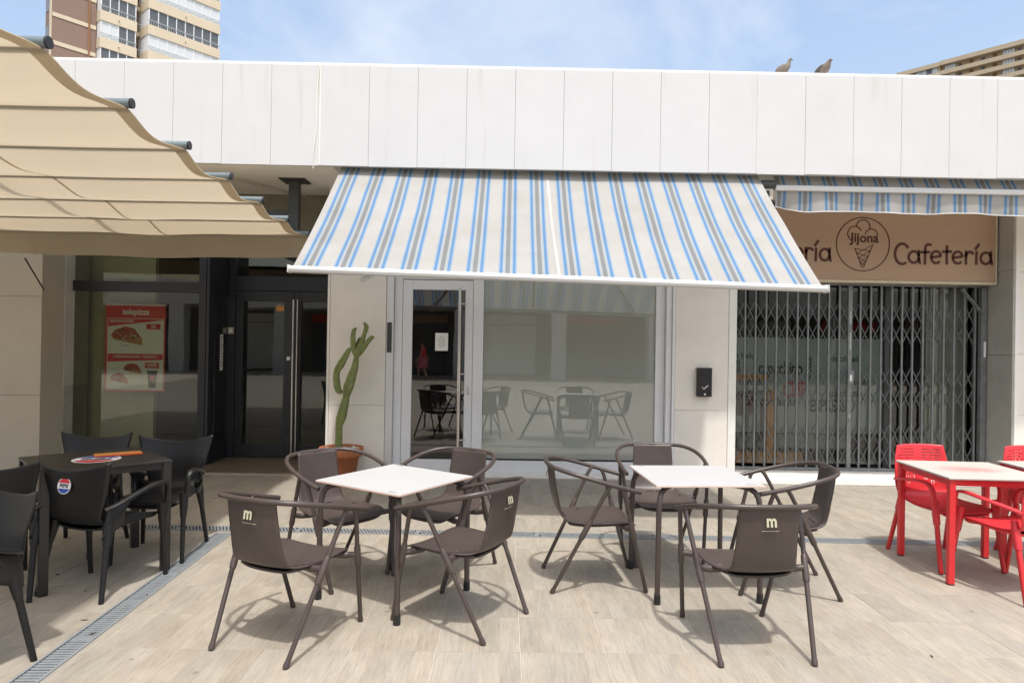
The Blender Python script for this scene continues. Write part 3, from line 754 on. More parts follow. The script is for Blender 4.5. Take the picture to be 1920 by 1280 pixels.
mid_me = MB().box(-.026, .026, -.022, .010, gz0+.037, gz1-.002).mesh('meeting_stile', 'gate_grey')
for i, x in enumerate(xs):
    if i == 11: o = put('meeting_stile', mid_me, gate, .003)
    else: o = put('upright', up_me, gate, .002)
    o.location = (x, 0, 0)
pitx = xs[1]-xs[0]; hx = .134
lat = {}
for s in (-1, 1): lat[s] = MB().bar((-pitx/2, 0, -s*hx), (pitx/2, 0, s*hx), .005, .018, up=(0, 1, 0)).mesh('lattice_bar', 'gate_grey')
for zc in (1.95, 1.13, .40):
    for i in range(NB-1):
        for dz in (-.135, .135):
            for s in (-1, 1):
                o = put('lattice_bar', lat[s], gate); o.location = (xs[i]+pitx/2, .010+.006*s, zc+dz)
bx('lock_case', 'gate_grey', gate, xs[11]-.035, xs[11]+.04, -.05, -.0225, 1.18, 1.36, .005)
bx('lock_sticker', 'paper_white', gate, xs[11]-.012, xs[11]+.014, -.0515, -.0505, 1.22, 1.30)
for z, hgt in ((1.62, .22), (1.95, .16), (.75, .05)):
    bx('tape_strip', 'film_white', gate, xs[11]-.006, xs[11]+.010, -.0245, -.0225, z, z+hgt)
bx('latch', 'alu_white', gate, gr-.045, gr-.02, -.06, -.0455, 1.55, 1.75, .004)

# ================================================================== SHOP SIGN
YG = 8.25
sg0, sg1, sz0, sz1 = 2.815, 6.12, 2.49, 3.40
sign = empty('shop_sign', (0, YG, 0), 0, 'tan ice cream shop sign board with brown lettering above the folding gate', 'sign')
bx('board', 'sign_tan', sign, sg0, sg1, 0, .10, sz0, sz1, .004)
bx('frame_edge', 'sign_edge', sign, sg0-.004, sg1+.02, -.012, .104, sz0-.03, sz0-.0005, .004)
bx('frame_edge', 'sign_edge', sign, sg1+.0005, sg1+.02, -.011, .104, sz0, sz1, .004)
GL = {  # hand lettered stroke alphabet, x height 1, cap height 1.55
 'C': (1.05, [arc(.62, .72, .55, .82, 40, 300, 20)]),
 'a': (.95, [arc(.45, .48, .40, .46, 20, 345, 20), [(.84, .98), (.82, .5), (.92, .0)]]),
 'f': (.72, [[(.78, 1.48)]+arc(.60, 1.22, .24, .30, 75, 180, 8)+[(.35, .6), (.34, -.04)], [(.05, .88), (.66, .90)]]),
 'e': (.92, [[(.12, .48), (.80, .58)]+arc(.46, .5, .38, .48, 15, 310, 18)]),
 't': (.72, [[(.36, 1.40), (.34, .6), (.36, 0)], [(.04, .95), (.68, .97)]]),
 'r': (.72, [[(.15, 1.0), (.16, 0)], [(.16, .62)]+arc(.46, .58, .30, .40, 165, 40, 8)]),
 'i': (.50, [[(.24, .98), (.22, 0)], [(.16, 1.22), (.40, 1.58)]]),
 'H': (1.2, [[(.15, 1.55), (.15, 0)], [(.95, 1.55), (.95, 0)], [(.15, .80), (.95, .82)]]),
 'l': (.42, [[(.20, 1.55), (.20, 0)]]),
 'd': (.98, [arc(.45, .48, .40, .46, 20, 345, 20), [(.84, 1.55), (.84, 0)]]),
}
def lettered(s, x0, x1, z0, xh, stroke):
    tot = sum(GL[c][0] for c in s); k = (x1-x0)/tot; cx = x0
    for c in s:
        m = MB()
        for st_ in GL[c][1]: ribbon(m, [(cx+p[0]*k*.98, z0+p[1]*xh) for p in st_], stroke, -.0025, .003)
        m.build('letter', 'sign_brown', sign); cx += GL[c][0]*k
cz = lambda px, py: YP(px, py, YG)
lettered('Cafeteria', 4.845, 6.085, 2.715, .155, .033)
lettered('Heladeria', 2.87, 4.055, 2.725, .155, .033)
# logo: ring, three scoops, cone
lx, lz, lr = 4.452, 2.938, .333
m = MB(); ribbon(m, arc(lx, lz, lr, lr, -10, 350, 60), .012, -.0025, .003); m.build('logo_ring', 'sign_brown', sign)
for cx, cz_, r_, a0, a1 in ((lx+.0, lz+.215, .085, -10, 175), (lx-.105, lz+.13, .088, 25, 245), (lx+.105, lz+.11, .078, -5, 170)):
    m = MB(); ribbon(m, arc(cx, cz_, r_, r_*1.05, a0, a1, 18), .011, -.0025, .003); m.build('logo_scoop', 'sign_brown', sign)
stand_text('logo_name', 'Jijona', .165, 'sign_brown', sign, (lx+.02, -.003, lz+.075), bold=.004, sx=.98)
m = MB()
apex = (lx, lz-.285)
ribbon(m, [(lx-.10, lz-.055), (lx-.02, lz-.265)]+arc(lx, lz-.262, .02, .024, 190, 350, 6)+[(lx+.02, lz-.265), (lx+.125, lz-.005)], .010, -.0025, .003)
for t in (0, .27, .52, .75):
    xl, zl = lx-.10+.08*t, lz-.055-.21*t; xr, zr = lx+.125-.105*t, lz-.005-.26*t
    t2 = min(1, t+.30)
    ribbon(m, [(xl, zl), (lx+.125-.105*t2, lz-.005-.26*t2)], .007, -.0025, .003)
    ribbon(m, [(xr, zr), (lx-.10+.08*t2, lz-.055-.21*t2)], .007, -.0026, .003)
m.build('logo_cone', 'sign_brown', sign)

# ================================================================== STRIPED AWNING (open)
def set_attr(o, vals):
    a = o.data.attributes.new('across', 'FLOAT', 'POINT'); a.data.foreach_set('value', vals)
awn = empty('striped_awning', (0, 0, 0), 0, 'open blue and white striped awning sloping out over the aluminium shopfront', 'awning')
A0, A1 = Vector((-1.775, 7.20, 3.545)), Vector((2.70, 7.20, 3.55))
B0, B1 = Vector((-1.775, 5.53, 2.215)), Vector((2.655, 5.52, 2.125))
def aw(u, v):
    p = A0.lerp(A1, u).lerp(B0.lerp(B1, u), v)
    sag = -.055*math.sin(PI*v)*(1-.35*math.cos(2*PI*u))
    w = .004*math.sin(u*61+v*2)+.009*math.sin(u*17+v*5)*math.sin(PI*v)+.006*math.sin(u*29-v*7+1)*math.sin(PI*v)+.003*math.sin(v*23+u*9)*math.sin(u*7)
    # loose seam about the middle
    w -= .018*math.exp(-((u-.505-.012*v)/.006)**2)*math.sin(PI*min(1, v*1.05))
    w -= .012*math.exp(-((u-.205+.02*v)/.010)**2)*max(0, .6-v)
    return Vector((p.x, p.y, p.z+sag+w*math.sin(PI*min(1, .08+v)*.98)))
nu, nv = 240, 30
mb = MB().grid(aw, nu, nv)
fab = mb.build('fabric', 'awning_stripes', awn)
set_attr(fab, [(i/nu)*16.05+.02 for j in range(nv+1) for i in range(nu+1)])
# seam tape standing a little proud of the cloth
def tape(uc, du, v0, v1):
    m = MB().grid(lambda a, b: aw(uc+du*(a-.5)+.010*b, v0+(v1-v0)*b)+Vector((0, -.002, .003+.006*a*math.sin(PI*b))), 3, 24)
    m.build('seam_tape', 'awning_seam', awn)
tape(.492, .0065, .12, .985)
# front bar with its lip
d = (B1-B0)
bar_prof = [(-.045, .022), (-.052, -.005), (-.044, -.028), (.0, -.034), (.03, -.025), (.035, .015), (.01, .028)]
vv = []
for p in (B0+Vector((-.012, 0, 0)), B1+Vector((.012, 0, 0))): vv += [p+Vector((0, a-.012, b)) for a, b in bar_prof]
k = len(bar_prof)
ff = [(i, (i+1) % k, k+(i+1) % k, k+i) for i in range(k)]+[tuple(range(k)), tuple(reversed(range(k, 2*k)))]
ff = [tuple(reversed(f)) for f in ff]
MB().add(vv, ff).build('front_bar', 'awning_white', awn, .004)
for p in (B0, B1):
    s = -1 if p is B0 else 1
    bx('end_cap', 'awning_white', awn, p.x+s*.0135-.004, p.x+s*.0135+.004, p.y-.068, p.y+.026, p.z-.036, p.z+.030, .003)
MB().tube([A0+Vector((-.03, .045, .0)), A1+Vector((.03, .045, .0))], .045, 14).build('roller', 'awning_white', awn)
for x in (-1.2, 2.1):
    s = 1 if x < 0 else -1
    m = MB().tube([(x, 7.28, 3.44), (x+s*.55, 6.35, 2.70)], .026, 8); m.build('arm', 'awning_white', awn)
    m = MB().tube([(x+s*.55, 6.35, 2.70), (x, 5.56, 2.13)], .024, 8); m.build('arm', 'awning_white', awn)
    bx('bracket', 'awning_white', awn, x-.05, x+.05, 7.25, 7.36, 3.40, 3.619)

# ------------------------------------------------------------------ second awning, rolled in
aw2 = empty('striped_awning', (0, 0, 0), 0, 'rolled-in blue and white striped awning with hanging valance above the shop sign', 'awning')
x0, x1 = 2.86, 8.3; yb = 7.055
def aw2f(u, v):
    return Vector((x0+(x1-x0)*u, 7.185-(7.185-yb)*v, 3.575-.222*v-.010*math.sin(PI*v)))
m = MB().grid(aw2f, 220, 6); o = m.build('fabric', 'awning_stripes', aw2); set_attr(o, [(i/220)*19.6+.35 for j in range(7) for i in range(221)])
bx('front_bar', 'awning_white', aw2, x0-.01, x1, yb-.030, yb+.03, 3.298, 3.358, .012)
def vlf(u, v):
    wv = .014*math.sin(u*46)+.008*math.sin(u*103+1)+.02*math.exp(-((u-.02)/.012)**2)
    lift = .045*math.exp(-(u/.035)**2)
    return Vector((x0+.005+(x1-x0-.01)*u, yb+.005+wv*v, 3.30-(.215-lift+.008*math.sin(u*29))*v))
m = MB().grid(vlf, 260, 6); o = m.build('valance', 'awning_stripes', aw2); set_attr(o, [(i/260)*19.6+.35 for j in range(7) for i in range(261)])
m = MB().grid(lambda a, b: vlf(a, .955+.05*b)+Vector((0, -.0035, 0)), 260, 1); m.build('hem', 'awning_white', aw2)
bk = empty('gear'); bk.parent = aw2
bx('bracket', 'beige_box', bk, x0-.13, x0-.03, yb-.02, yb+.15, 3.20, 3.40, .006)
MB().tube([(x0-.16, yb-.01, 3.36), (x0-.01, yb-.01, 3.36)], .045, 14).build('gearbox', 'grey_steel', bk)
MB().tube([(x0-.09, yb-.03, 3.29), (x0-.09, yb-.03, 3.22)], .018, 8).build('eyelet', 'black_plastic', bk)
MB().tube([(x0+.0, 7.235, 3.575), (x1, 7.235, 3.575)], .05, 12).build('roller', 'awning_white', aw2)
for x in (3.3, 7.9): MB().tube([(x, 7.25, 3.40), (x+.4, yb+.05, 3.30)], .022, 8).build('arm', 'awning_white', aw2)

# ================================================================== BEIGE SHADE SAIL ON CROSS TUBES
sail = empty('shade_canopy', (0, 0, 0), 0, 'beige wavy fabric shade canopy carried on grey cross tubes over the black chairs', 'canopy')
SX0, SX1 = -7.6, -2.205
ty = [3.17+.705*i for i in range(-3, 7)]
tz = lambda y: 3.012-.0473*(y-3.17)
prof = []
for i, y in enumerate(ty):
    if i: 
        ya = ty[i-1]
        for k in range(1, 14):
            t = k/14; prof.append((ya+(y-ya)*t, tz(ya+(y-ya)*t)-.031-.060*(.5-.5*math.cos(2*PI*t))**.8))
    prof.append((y, tz(y)-.031))
yl = ty[-1]
for k in range(1, 9):
    t = k/8; prof.append((yl+.16*math.sin(t*PI/2)+.02, tz(yl)-.031-.235*t**1.25))
def sailf(u, v):
    f = v*(len(prof)-1); i = min(int(f), len(prof)-2); t = f-i
    y = prof[i][0]*(1-t)+prof[i+1][0]*t; z = prof[i][1]*(1-t)+prof[i+1][1]*t
    x = SX0+(SX1-SX0)*u
    ph = (y-ty[0])/.705
    belly = math.sin(PI*(ph % 1))
    edge = math.exp(-(1-u)*9)
    z += .02*edge*belly-.012*math.sin(x*2.1+y*1.3)*belly+.008*math.sin(x*5.3+1.7*y)*belly
    x -= .03*edge*belly
    return Vector((x, y, z))
m = MB().grid(sailf, 60, len(prof)-1)
m.build('fabric', 'sail', sail)
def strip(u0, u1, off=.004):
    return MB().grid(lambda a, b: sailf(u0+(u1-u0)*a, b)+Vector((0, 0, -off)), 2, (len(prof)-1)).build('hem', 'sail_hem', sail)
strip(.984, 1.0)
for u in (.42, .74): strip(u, u+.004).name = 'seam_shadow'  # thin darker strips painting the shadow lines of seams and cables
for y in ty:
    a, b = SX0-.1, -2.19
    o = MB().tube([(a, y, tz(y)), (b, y, tz(y))], .028, 16).build('cross_tube', 'tube_steel', sail)
    MB().tube([(b+.0005, y, tz(y)), (b+.012, y, tz(y))], .0295, 16).build('tube_cap', 'black_plastic', o)
for x in (-4.1, -7.2): MB().box(x-.03, x+.03, ty[0]-.2, 7.42, 3.16, 3.22).build('guide_rail', 'grey_steel', sail)
# hanging post that carries the canopy at the building
post = empty('canopy_post', (-2.45, 7.70, 0), 0, 'dark square steel post with top plate hanging from the soffit beside the canopy', 'post')
bx('shaft', 'grey_steel', post, -.055, .055, -.055, .055, 2.60, ZS+.006, .004)
bx('top_plate', 'grey_steel', post, -.15, .15, -.13, .13, ZS+.0065, ZS+.019, .002)
bx('side_plate', 'grey_steel', post, -.42, -.056, -.02, .02, 3.02, 3.12, .002)
for a in (-.12, .12):
    for b in (-.10, .10): MB().tube([(a, b, ZS+.006), (a, b, ZS-.004)], .012, 6).build('bolt', 'grey_steel', post)
fr_ = empty('cable_trunking', (0, 0, 0), 0, 'thin bent brown trunking under the soffit left of the steel post', 'pipe')
MB().bar((-3.22, 7.42, ZS+.005), (-2.56, 8.44, ZS+.005), .035, .028).build('run', 'beige_box', fr_)
MB().bar((-3.22, 7.42, ZS+.0055), (-3.62, 7.75, ZS+.0055), .033, .026).build('run', 'beige_box', fr_)
# black tie rope from canopy to window post
ra, rb = Vector((-5.42, 7.55, 2.50)), Vector((-5.665, 8.535, 1.87))
rope = empty('tie_rope', rb, 0, 'black rope tied from the canopy edge to the dark window post', 'rope')
MB().tube([ra-rb, Vector((0, 0, 0))], .008, 8).build('line', 'rope_black', rope)
MB().ell((0, -.01, 0), (.03, .025, .035)).build('knot', 'rope_black', rope)
MB().tube(spline([(0, -.01, -.01), (-.06, -.02, -.05), (-.10, -.02, -.14), (-.06, -.02, -.16), (-.02, -.02, -.08), (0, -.01, -.01)]), .009, 8).build('loop', 'rope_black', rope)

# ================================================================== WALL ASHTRAY
ash = empty('wall_ashtray', (2.402, YW-.0005, 1.03), 0, 'black metal wall ashtray box fixed to the cream pilaster', 'ashtray')
bx('box', 'black_plastic', ash, -.085, .085, -.075, -.001, .0, .33, .006)
bx('lid', 'black_plastic', ash, -.088, .088, -.078, -.001, .3305, .345, .003)
for i, x in enumerate((-.045, -.015, .015, .045)): MB().tube([(x, -.0752, .27-.008*i), (x, -.0775, .27-.008*i)], .009, 10).build('hole', 'dark_gap', ash)
m = MB(); ribbon(m, [(-.03, .115), (-.015, .09), (.035, .135)], .010, -.0765, .001); m.build('tick_mark', 'alu_white', ash)
MB().tube([(.0, -.0752, .03), (0, -.078, .03)], .012, 12).build('lock', 'alu_white', ash)

# ================================================================== CACTUS IN A TERRACOTTA POT
PX, PY = -1.87, 7.72
pot = empty('flower_pot', (PX, PY, 0), 0, 'round terracotta pot with pale pebbles holding the cactus', 'pot')
MB().lathe([(.0, .001), (.15, .001), (.155, .008), (.205, .30), (.236, .302), (.245, .31), (.255, .39), (.250, .40), (.232, .40), (.225, .392), (.215, .345), (0, .345)], 36).build('body', 'terracotta', pot)
MB().lathe([(0, .352), (.214, .352)], 30).build('soil', 'soil', pot)
peb = [MB().ell((0, 0, 0), (1, .8, .6), 7, 5).mesh('pebble', 'pebble') for _ in range(1)]
for i in range(46):
    a = random.uniform(0, 2*PI); r_ = .20*math.sqrt(random.random())
    if r_ < .055: continue
    o = put('pebble', peb[0], pot); s = random.uniform(.016, .034); o.scale = (s, s, s)
    o.location = (r_*math.cos(a), r_*math.sin(a), .362+random.uniform(0, .014)); o.rotation_euler = (random.uniform(-.5, .5), random.uniform(-.5, .5), random.uniform(0, 6))
cac = empty('cactus', (PX, PY, .31), 0, 'tall branching green column cactus against the cream pilaster', 'cactus')
sc = 7.74/1247*1.0
def cp(px, py, dy=0): 
    q = YP(590+px/4.13, 590+py/4.13, PY+dy); return Vector((q.x-PX, q.y-PY, q.z-.31))
def stem(name, pts, rad, nr=4):
    path = spline([cp(*p) for p in pts], 7); rr = []
    for i in range(len(path)):
        f = i/(len(path)-1)*(len(rad)-1); j = min(int(f), len(rad)-2); t = f-j
        rr.append((rad[j]*(1-t)+rad[j+1]*t)*1.0)
    tip = path[-1]+(path[-1]-path[-2]).normalized()*rr[-1]*.6
    path.append(tip); rr.append(rr[-1]*.35)
    return MB().tube(path, rr, 30, True, nr, .46).build(name, 'cactus', cac)
stem('stem', [(183, 1045), (187, 960), (190, 860), (205, 800), (225, 720), (243, 640)], [.048, .047, .045, .066, .060, .046])
stem('stem', [(240, 650), (262, 560), (290, 470), (312, 400), (322, 325)], [.036, .068, .058, .046, .032])
stem('branch', [(214, 600), (185, 585), (170, 520), (172, 440), (205, 380), (250, 300), (272, 262)], [.024, .042, .046, .042, .052, .038, .024])
stem('branch', [(322, 330), (335, 290), (360, 230), (385, 150), (400, 95), (383, 62)], [.034, .048, .034, .028, .032, .016])
stem('branch', [(320, 320), (302, 260), (296, 190), (302, 130), (318, 105)], [.028, .036, .034, .030, .018])
stem('branch', [(340, 310), (375, 260), (410, 210), (438, 180), (455, 172)], [.028, .036, .030, .030, .018])
stem('branch', [(318, 300, .05), (325, 250, .08), (345, 195, .10), (352, 180, .10)], [.024, .028, .024, .018])

# ================================================================== BROWN TERRACE CHAIRS AND TABLES
def place(proto, loc, rz, label, group, state={}):
    """the first call uses the prototype itself, later calls copy it with all its parts"""
    if proto.name not in state: state[proto.name] = 1; o = proto
    else: o = dup(proto)
    o.location = (loc[0], loc[1], 0); o.rotation_euler = (0, 0, R(rz))
    tag(o, label, 'table' if 'table' in proto.name else 'chair', group)
    return o
def shell(profile, widths, nu, nv, dish=.012, wing=.02, backn=4, earz=0.0, eary=0.0, cellfn=None):
    """seat and back in one bent sheet; profile (y, z) from the top of the back to the seat front"""
    pp = spline([(0, p[0], p[1]) for p in profile], 6); wwv = spline([(w, 0, 0) for w in widths], 6)
    n = len(pp)-1
    def f(u, v):
        g = v*n; i = min(int(g), n-1); t = g-i
        p = pp[i].lerp(pp[i+1], t); w = wwv[i].lerp(wwv[i+1], t).x
        x = 2*u-1
        kb = max(0, 1-v*n/(6*backn)); ks = 1-kb
        y = p.y+wing*x*x*min(1, kb*2)+eary*x*x*kb; z = p.z+earz*x*x*kb*kb
        z += -dish*(1-x*x)*min(1, ks*2)
        return Vector((x*w, y, z))
    return f
def brown_chair():
    t = empty('terrace_chair')
    prof_ = [(-.322, .812), (-.306, .70), (-.287, .60), (-.262, .525), (-.232, .475), (-.185, .452), (-.10, .446), (.0, .448), (.12, .453), (.20, .448), (.248, .428)]
    wid = [.157, .160, .163, .168, .176, .196, .222, .238, .240, .228, .196]
    f = shell(prof_, wid, 16, 40)
    sh = MB().grid(f, 18, 50).build('seat_shell', 'chair_brown', t, solid=.009)
    # drainage slots at the bend
    for a, b, z in ((-.07, -.01, 0), (.01, .07, 0)):
        MB().tube([f(.5+a*2.4, .46)+Vector((0, .004, .0048)), f(.5+b*2.4, .46)+Vector((0, .004, .0048))], .0032, 6).build('slot', 'dark_gap', sh)
    # gold m on the outside of the back
    tm = put('logo_letter', text_mesh('logo_letter', 'm', .085, 'logo_cream', extrude=.0005, bold=.0028), sh)
    tm.rotation_euler = (R(90-9), 0, 0); tm.location = (0, -.3265, .742); tm.scale = (.86, 1.0, 1)
    ln_ = bx('logo_line', 'logo_cream', sh, -.045, .045, -.0006, .0006, -.0009, .0009)
    ln_.location = (0, -.3150, .690); ln_.rotation_euler = (R(-9), 0, 0)
    # pan and wings under the seat that hold the legs
    def under(u, v):
        p = f(.05+.9*u, .50+.46*v); return Vector((p.x, p.y, p.z-.012-.016*(1-abs(2*u-1)**6)))
    MB().grid(under, 12, 16).build('seat_pan', 'chair_brown', t, solid=.012)
    rail = spline([(-.312, .25, .672), (-.325, .16, .695), (-.336, .05, .725), (-.332, -.08, .760), (-.297, -.20, .790), (-.225, -.285, .808), (-.12, -.322, .813), (0, -.330, .814),
                   (.12, -.322, .813), (.225, -.285, .808), (.297, -.20, .790), (.332, -.08, .760), (.336, .05, .725), (.325, .16, .695), (.312, .25, .672)], 5)
    MB().tube(rail, .0145, 12).build('arm_rail', 'tube_brown', t)
    for s in (-1, 1):
        for top, kn, foot in (((.333, .055, .722), (.324, .018, .672), (.245, -.31, .012)), ((.328, .115, .708), (.322, .142, .655), (.245, .31, .012))):
            top, kn, foot = [Vector((p[0]*s, p[1], p[2])) for p in (top, kn, foot)]
            pth = spline([top, kn, kn.lerp(foot, .35), kn.lerp(foot, .7), foot], 4)
            lg = MB().tube(pth, .0132, 12).build('leg', 'tube_brown', t)
            a, b = kn.lerp(foot, .27), kn.lerp(foot, .46)
            MB().tube([a, a.lerp(b, .1), b.lerp(a, .1), b], [.014, .018, .019, .018], 12).build('socket', 'chair_brown', lg)
            q = kn.lerp(foot, .36)
            yy = q.y
            inn = Vector((s*.17, yy*.78, .428))
            MB().tube([inn, inn.lerp(q, .5)+Vector((0, 0, -.006)), q], [.026, .020, .016], 10).build('bracket', 'chair_brown', lg)
            dn = (foot-kn).normalized()
            MB().tube([foot-dn*.022, foot-dn*.005, foot+dn*.010], [.0145, .0165, .0145], 12).build('foot_cap', 'tube_brown', lg)
    return t
def brown_table():
    t = empty('terrace_table'); S = .352
    top = bx('tabletop', 'top_white', t, -S, S, -S, S, .737, .7495, .0035)
    bx('edge_band', 'top_edge', top, -S-.0012, S+.0012, -S-.0012, S+.0012, -.0055, .0015)
    bx('under_frame', 'tube_brown', t, -.23, .23, -.02, .02, .708, .7355, .003); bx('under_frame', 'tube_brown', t, -.018, .018, -.23, .23, .7075, .735, .003)
    for a in (-1, 1):
        for b in (-1, 1):
            pth = spline([(a*.17, b*.17, .722), (a*.25, b*.25, .720), (a*.305, b*.305, .695), (a*.326, b*.326, .62), (a*.330, b*.330, .45), (a*.333, b*.333, .02)], 5)
            lg = MB().tube(pth, .0175, 14).build('leg', 'tube_brown', t)
            MB().tube([(a*.333, b*.333, .06), (a*.333, b*.333, .012), (a*.333, b*.333, .0015)], [.0205, .0225, .020], 14).build('foot_cap', 'black_plastic', lg)
    tx = put('print', text_mesh('print', 'mahou', .022, 'print_dark', extrude=.0002), top); tx.location = (.27, -.318, .0066)
    tx = put('print', text_mesh('print', 'mahou', .022, 'print_dark', extrude=.0002), top); tx.location = (-.27, .318, .0066); tx.rotation_euler = (0, 0, PI)
    return t
bc = brown_chair(); bt = brown_table()
g1, g2 = 'brown terrace chairs', 'white-topped terrace tables'
place(bt, (-.6855, 4.295), math.degrees(.9817)-90, 'white-topped brown-legged table standing cornerwise between four chairs, left of centre', g2)
place(bt, (1.298, 4.535), 3.5, 'white-topped brown-legged table set square to the shop, right of centre', g2)
place(bc, (-1.158, 3.685), -23.1, 'brown armchair in left foreground, back to the camera, at the cornerwise table', g1)
place(bc, (-.235, 3.955), 59.8, 'brown armchair at the near right side of the cornerwise table, facing left', g1)
place(bc, (-1.14, 4.68), -134, 'brown armchair behind the cornerwise table, in front of the terracotta pot', g1)
place(bc, (-.42, 4.79), 147, 'brown armchair behind the cornerwise table, in front of the aluminium door', g1)
place(bc, (.632, 4.607), -86.6, 'brown armchair seen in profile at the left of the square-set table, facing right', g1)
place(bc, (1.235, 5.18), 180, 'brown armchair on the far side of the square-set table, facing the camera', g1)
place(bc, (1.915, 4.55), 82, 'brown armchair at the right of the square-set table, facing left', g1)
place(bc, (1.354, 3.692), 2.9, 'brown armchair in right foreground, back square to the camera with gold m', g1)

# ================================================================== BLACK RESIN CHAIRS AND TABLE
def pepsi(parent, loc, rot, r, flat=False):
    """round soft drink badge; built in a local XY plane"""
    def seg(a0, a1, inner, z, mat, nm):
        pts = [(inner*math.cos(R(a0+(a1-a0)*i/24)), inner*math.sin(R(a0+(a1-a0)*i/24))) for i in range(25)]
        n = len(pts); vv = [(p[0], p[1], z-.0005) for p in pts]+[(p[0], p[1], z) for p in pts]
        ff = [tuple(reversed(range(n))), tuple(range(n, 2*n))]+[(i, (i+1) % n, (i+1) % n+n, i+n) for i in range(n)]
        o = MB().add(vv, ff).build(nm, mat, parent); o.matrix_local = mw_; return o
    mw_ = Matrix.Translation(loc) @ rot
    seg(0, 345, r, .0008, 'logo_white', 'badge_disc')
    seg(22, 158, r*.9, .0016, 'logo_red', 'badge_red'); seg(-158, -22, r*.9, .0016, 'logo_blue', 'badge_blue')
    o = put('badge_text', text_mesh('badge_text', 'PEPSI', r*.56, 'print_dark', extrude=.0003, bold=r*.02), parent)
    o.matrix_local = mw_ @ Matrix.Translation((0, 0, .0022))
def black_chair():
    t = empty('resin_chair')
    prof_ = [(-.312, .805), (-.300, .73), (-.282, .64), (-.262, .56), (-.236, .50), (-.19, .462), (-.10, .448), (.0, .447), (.11, .452), (.19, .450), (.235, .432)]
    wid = [.282, .262, .232, .208, .195, .200, .215, .228, .232, .226, .205]
    f = shell(prof_, wid, 16, 40, dish=.016, wing=.045, earz=.055, eary=.02)
    sh = MB().grid(f, 20, 54).build('seat_shell', 'chair_black', t, solid=.009)
    pepsi(sh, (0, -.3135, .712), Matrix.Rotation(R(90-8), 4, 'X'), .050)
    for s in (-1, 1):
        arm = spline([(s*.205, -.215, .555), (s*.238, -.16, .575), (s*.262, -.06, .612), (s*.272, .08, .648), (s*.274, .18, .655), (s*.272, .222, .640), (s*.266, .238, .60), (s*.258, .240, .50), (s*.250, .242, .42)], 5)
        m = MB(); n = len(arm); vv = []
        for i, p in enumerate(arm):
            w = .020 if i < n*.6 else .017; h = .012
            tng = (arm[min(i+1, n-1)]-arm[max(i-1, 0)]).normalized(); sd = Vector((1, 0, 0)); sd = (sd-tng*sd.dot(tng)).normalized(); nn = tng.cross(sd)
            for a_, b_ in ((-1, -.6), (-.6, -1), (.6, -1), (1, -.6), (1, .6), (.6, 1), (-.6, 1), (-1, .6)): vv.append(p+sd*w*a_+nn*h*b_)
        ff = [(i*8+k, i*8+(k+1) % 8, (i+1)*8+(k+1) % 8, (i+1)*8+k) for i in range(n-1) for k in range(8)]
        m.add(vv, ff, True); m.add(vv[:8], [tuple(range(8))]); m.add(vv[-8:], [tuple(range(8))])
        m.build('arm', 'chair_black', t)
        # side web between arm, back and seat
        def web(u, v, s=s):
            up = Vector((s*(.212+.045*u), -.21+.19*u, .56+.055*u)); lo = Vector((s*(.206+.020*u), -.236+.17*u, .375+.072*u))
            cur = .10*u*(1-v)
            return up.lerp(lo, v)+Vector((s*.01*math.sin(PI*v), -.06*u*math.sin(PI*v), 0))
        MB().grid(web, 6, 8).build('side_web', 'chair_black', t, solid=.008)
        for fy, ty_, tx in ((-.27, -.185, .205), (.262, .228, .238)):
            a_, b_ = Vector((s*tx, ty_, .455)), Vector((s*.243, fy, .002))
            lg = MB().tube([a_, a_.lerp(b_, .5), b_], [.020, .018, .0155], 8).build('leg', 'chair_black_leg', t)
            q0, q1 = a_.lerp(b_, -.12), a_.lerp(b_, .28)
            MB().tube([q0, q0.lerp(q1, .5), q1], [.034, .030, .022], 8).build('socket', 'chair_black', lg)
    def under(u, v):
        p = f(.04+.92*u, .50+.46*v); return Vector((p.x, p.y, p.z-.010-.022*(1-abs(2*u-1)**6)))
    MB().grid(under, 12, 16).build('seat_pan', 'chair_black', t, solid=.012)
    return t
def square_table(name, S, H, legw, mt, me_, topname, mat_top, edge=None, inset=.012):
    t = empty(name)
    top = bx('tabletop', mat_top, t, -S, S, -S, S, H-.014, H, .003)
    if edge: bx('edge_band', edge, top, -S-.0012, S+.0012, -S-.0012, S+.0012, -.006, .0005)
    i = S-inset
    for a in (-1, 1):
        bx('apron', mt, t, -i+legw+.0005, i-legw-.0005, a*(i-legw/2)-.012, a*(i-legw/2)+.012, H-.06, H-.0145)
        bx('apron', mt, t, a*(i-legw/2)-.012, a*(i-legw/2)+.012, -i+legw+.0005, i-legw-.0005, H-.0605, H-.0147)
        for b in (-1, 1):
            c = i-legw/2
            lg = bx('leg', mt, t, a*c-legw/2, a*c+legw/2, b*c-legw/2, b*c+legw/2, .008, H-.0142, .004)
            o = bx('foot_cap', 'black_plastic', lg, -legw*.46, legw*.46, -legw*.46, legw*.46, -.0075, -.0002); o.location.z -= (H-.0142-.008)/2-.004+.0042
    return t, top
kc = black_chair()
ktab, ktop = square_table('resin_table', .386, .772, .055, 'table_black', None, '', 'table_black', inset=.003)
pepsi(ktop, (.0, -.04, .0072), Matrix.Rotation(R(150), 4, 'Z'), .15)
place(ktab, (-2.861, 4.705), 44, 'black square table with round badge and orange flyer among the black chairs', 'black terrace tables')
g3 = 'black resin armchairs under the canopy'
place(kc, (-2.60, 4.40), -14, 'black armchair with full round badge on its back, nearest the drain strip', g3)
place(kc, (-2.57, 5.06), -174, 'dark armchair on the far side of the black table, just left of the recessed door', g3)
place(kc, (-3.27, 5.16), 182, 'dark armchair behind the black table, below the pizza poster', g3)
place(kc, (-3.09, 4.38), -5, 'black armchair cut by the left edge, behind the lower left corner armchair', g3)
place(kc, (-2.655, 3.20), 158, 'black armchair in the lower left corner, mostly out of frame', g3)
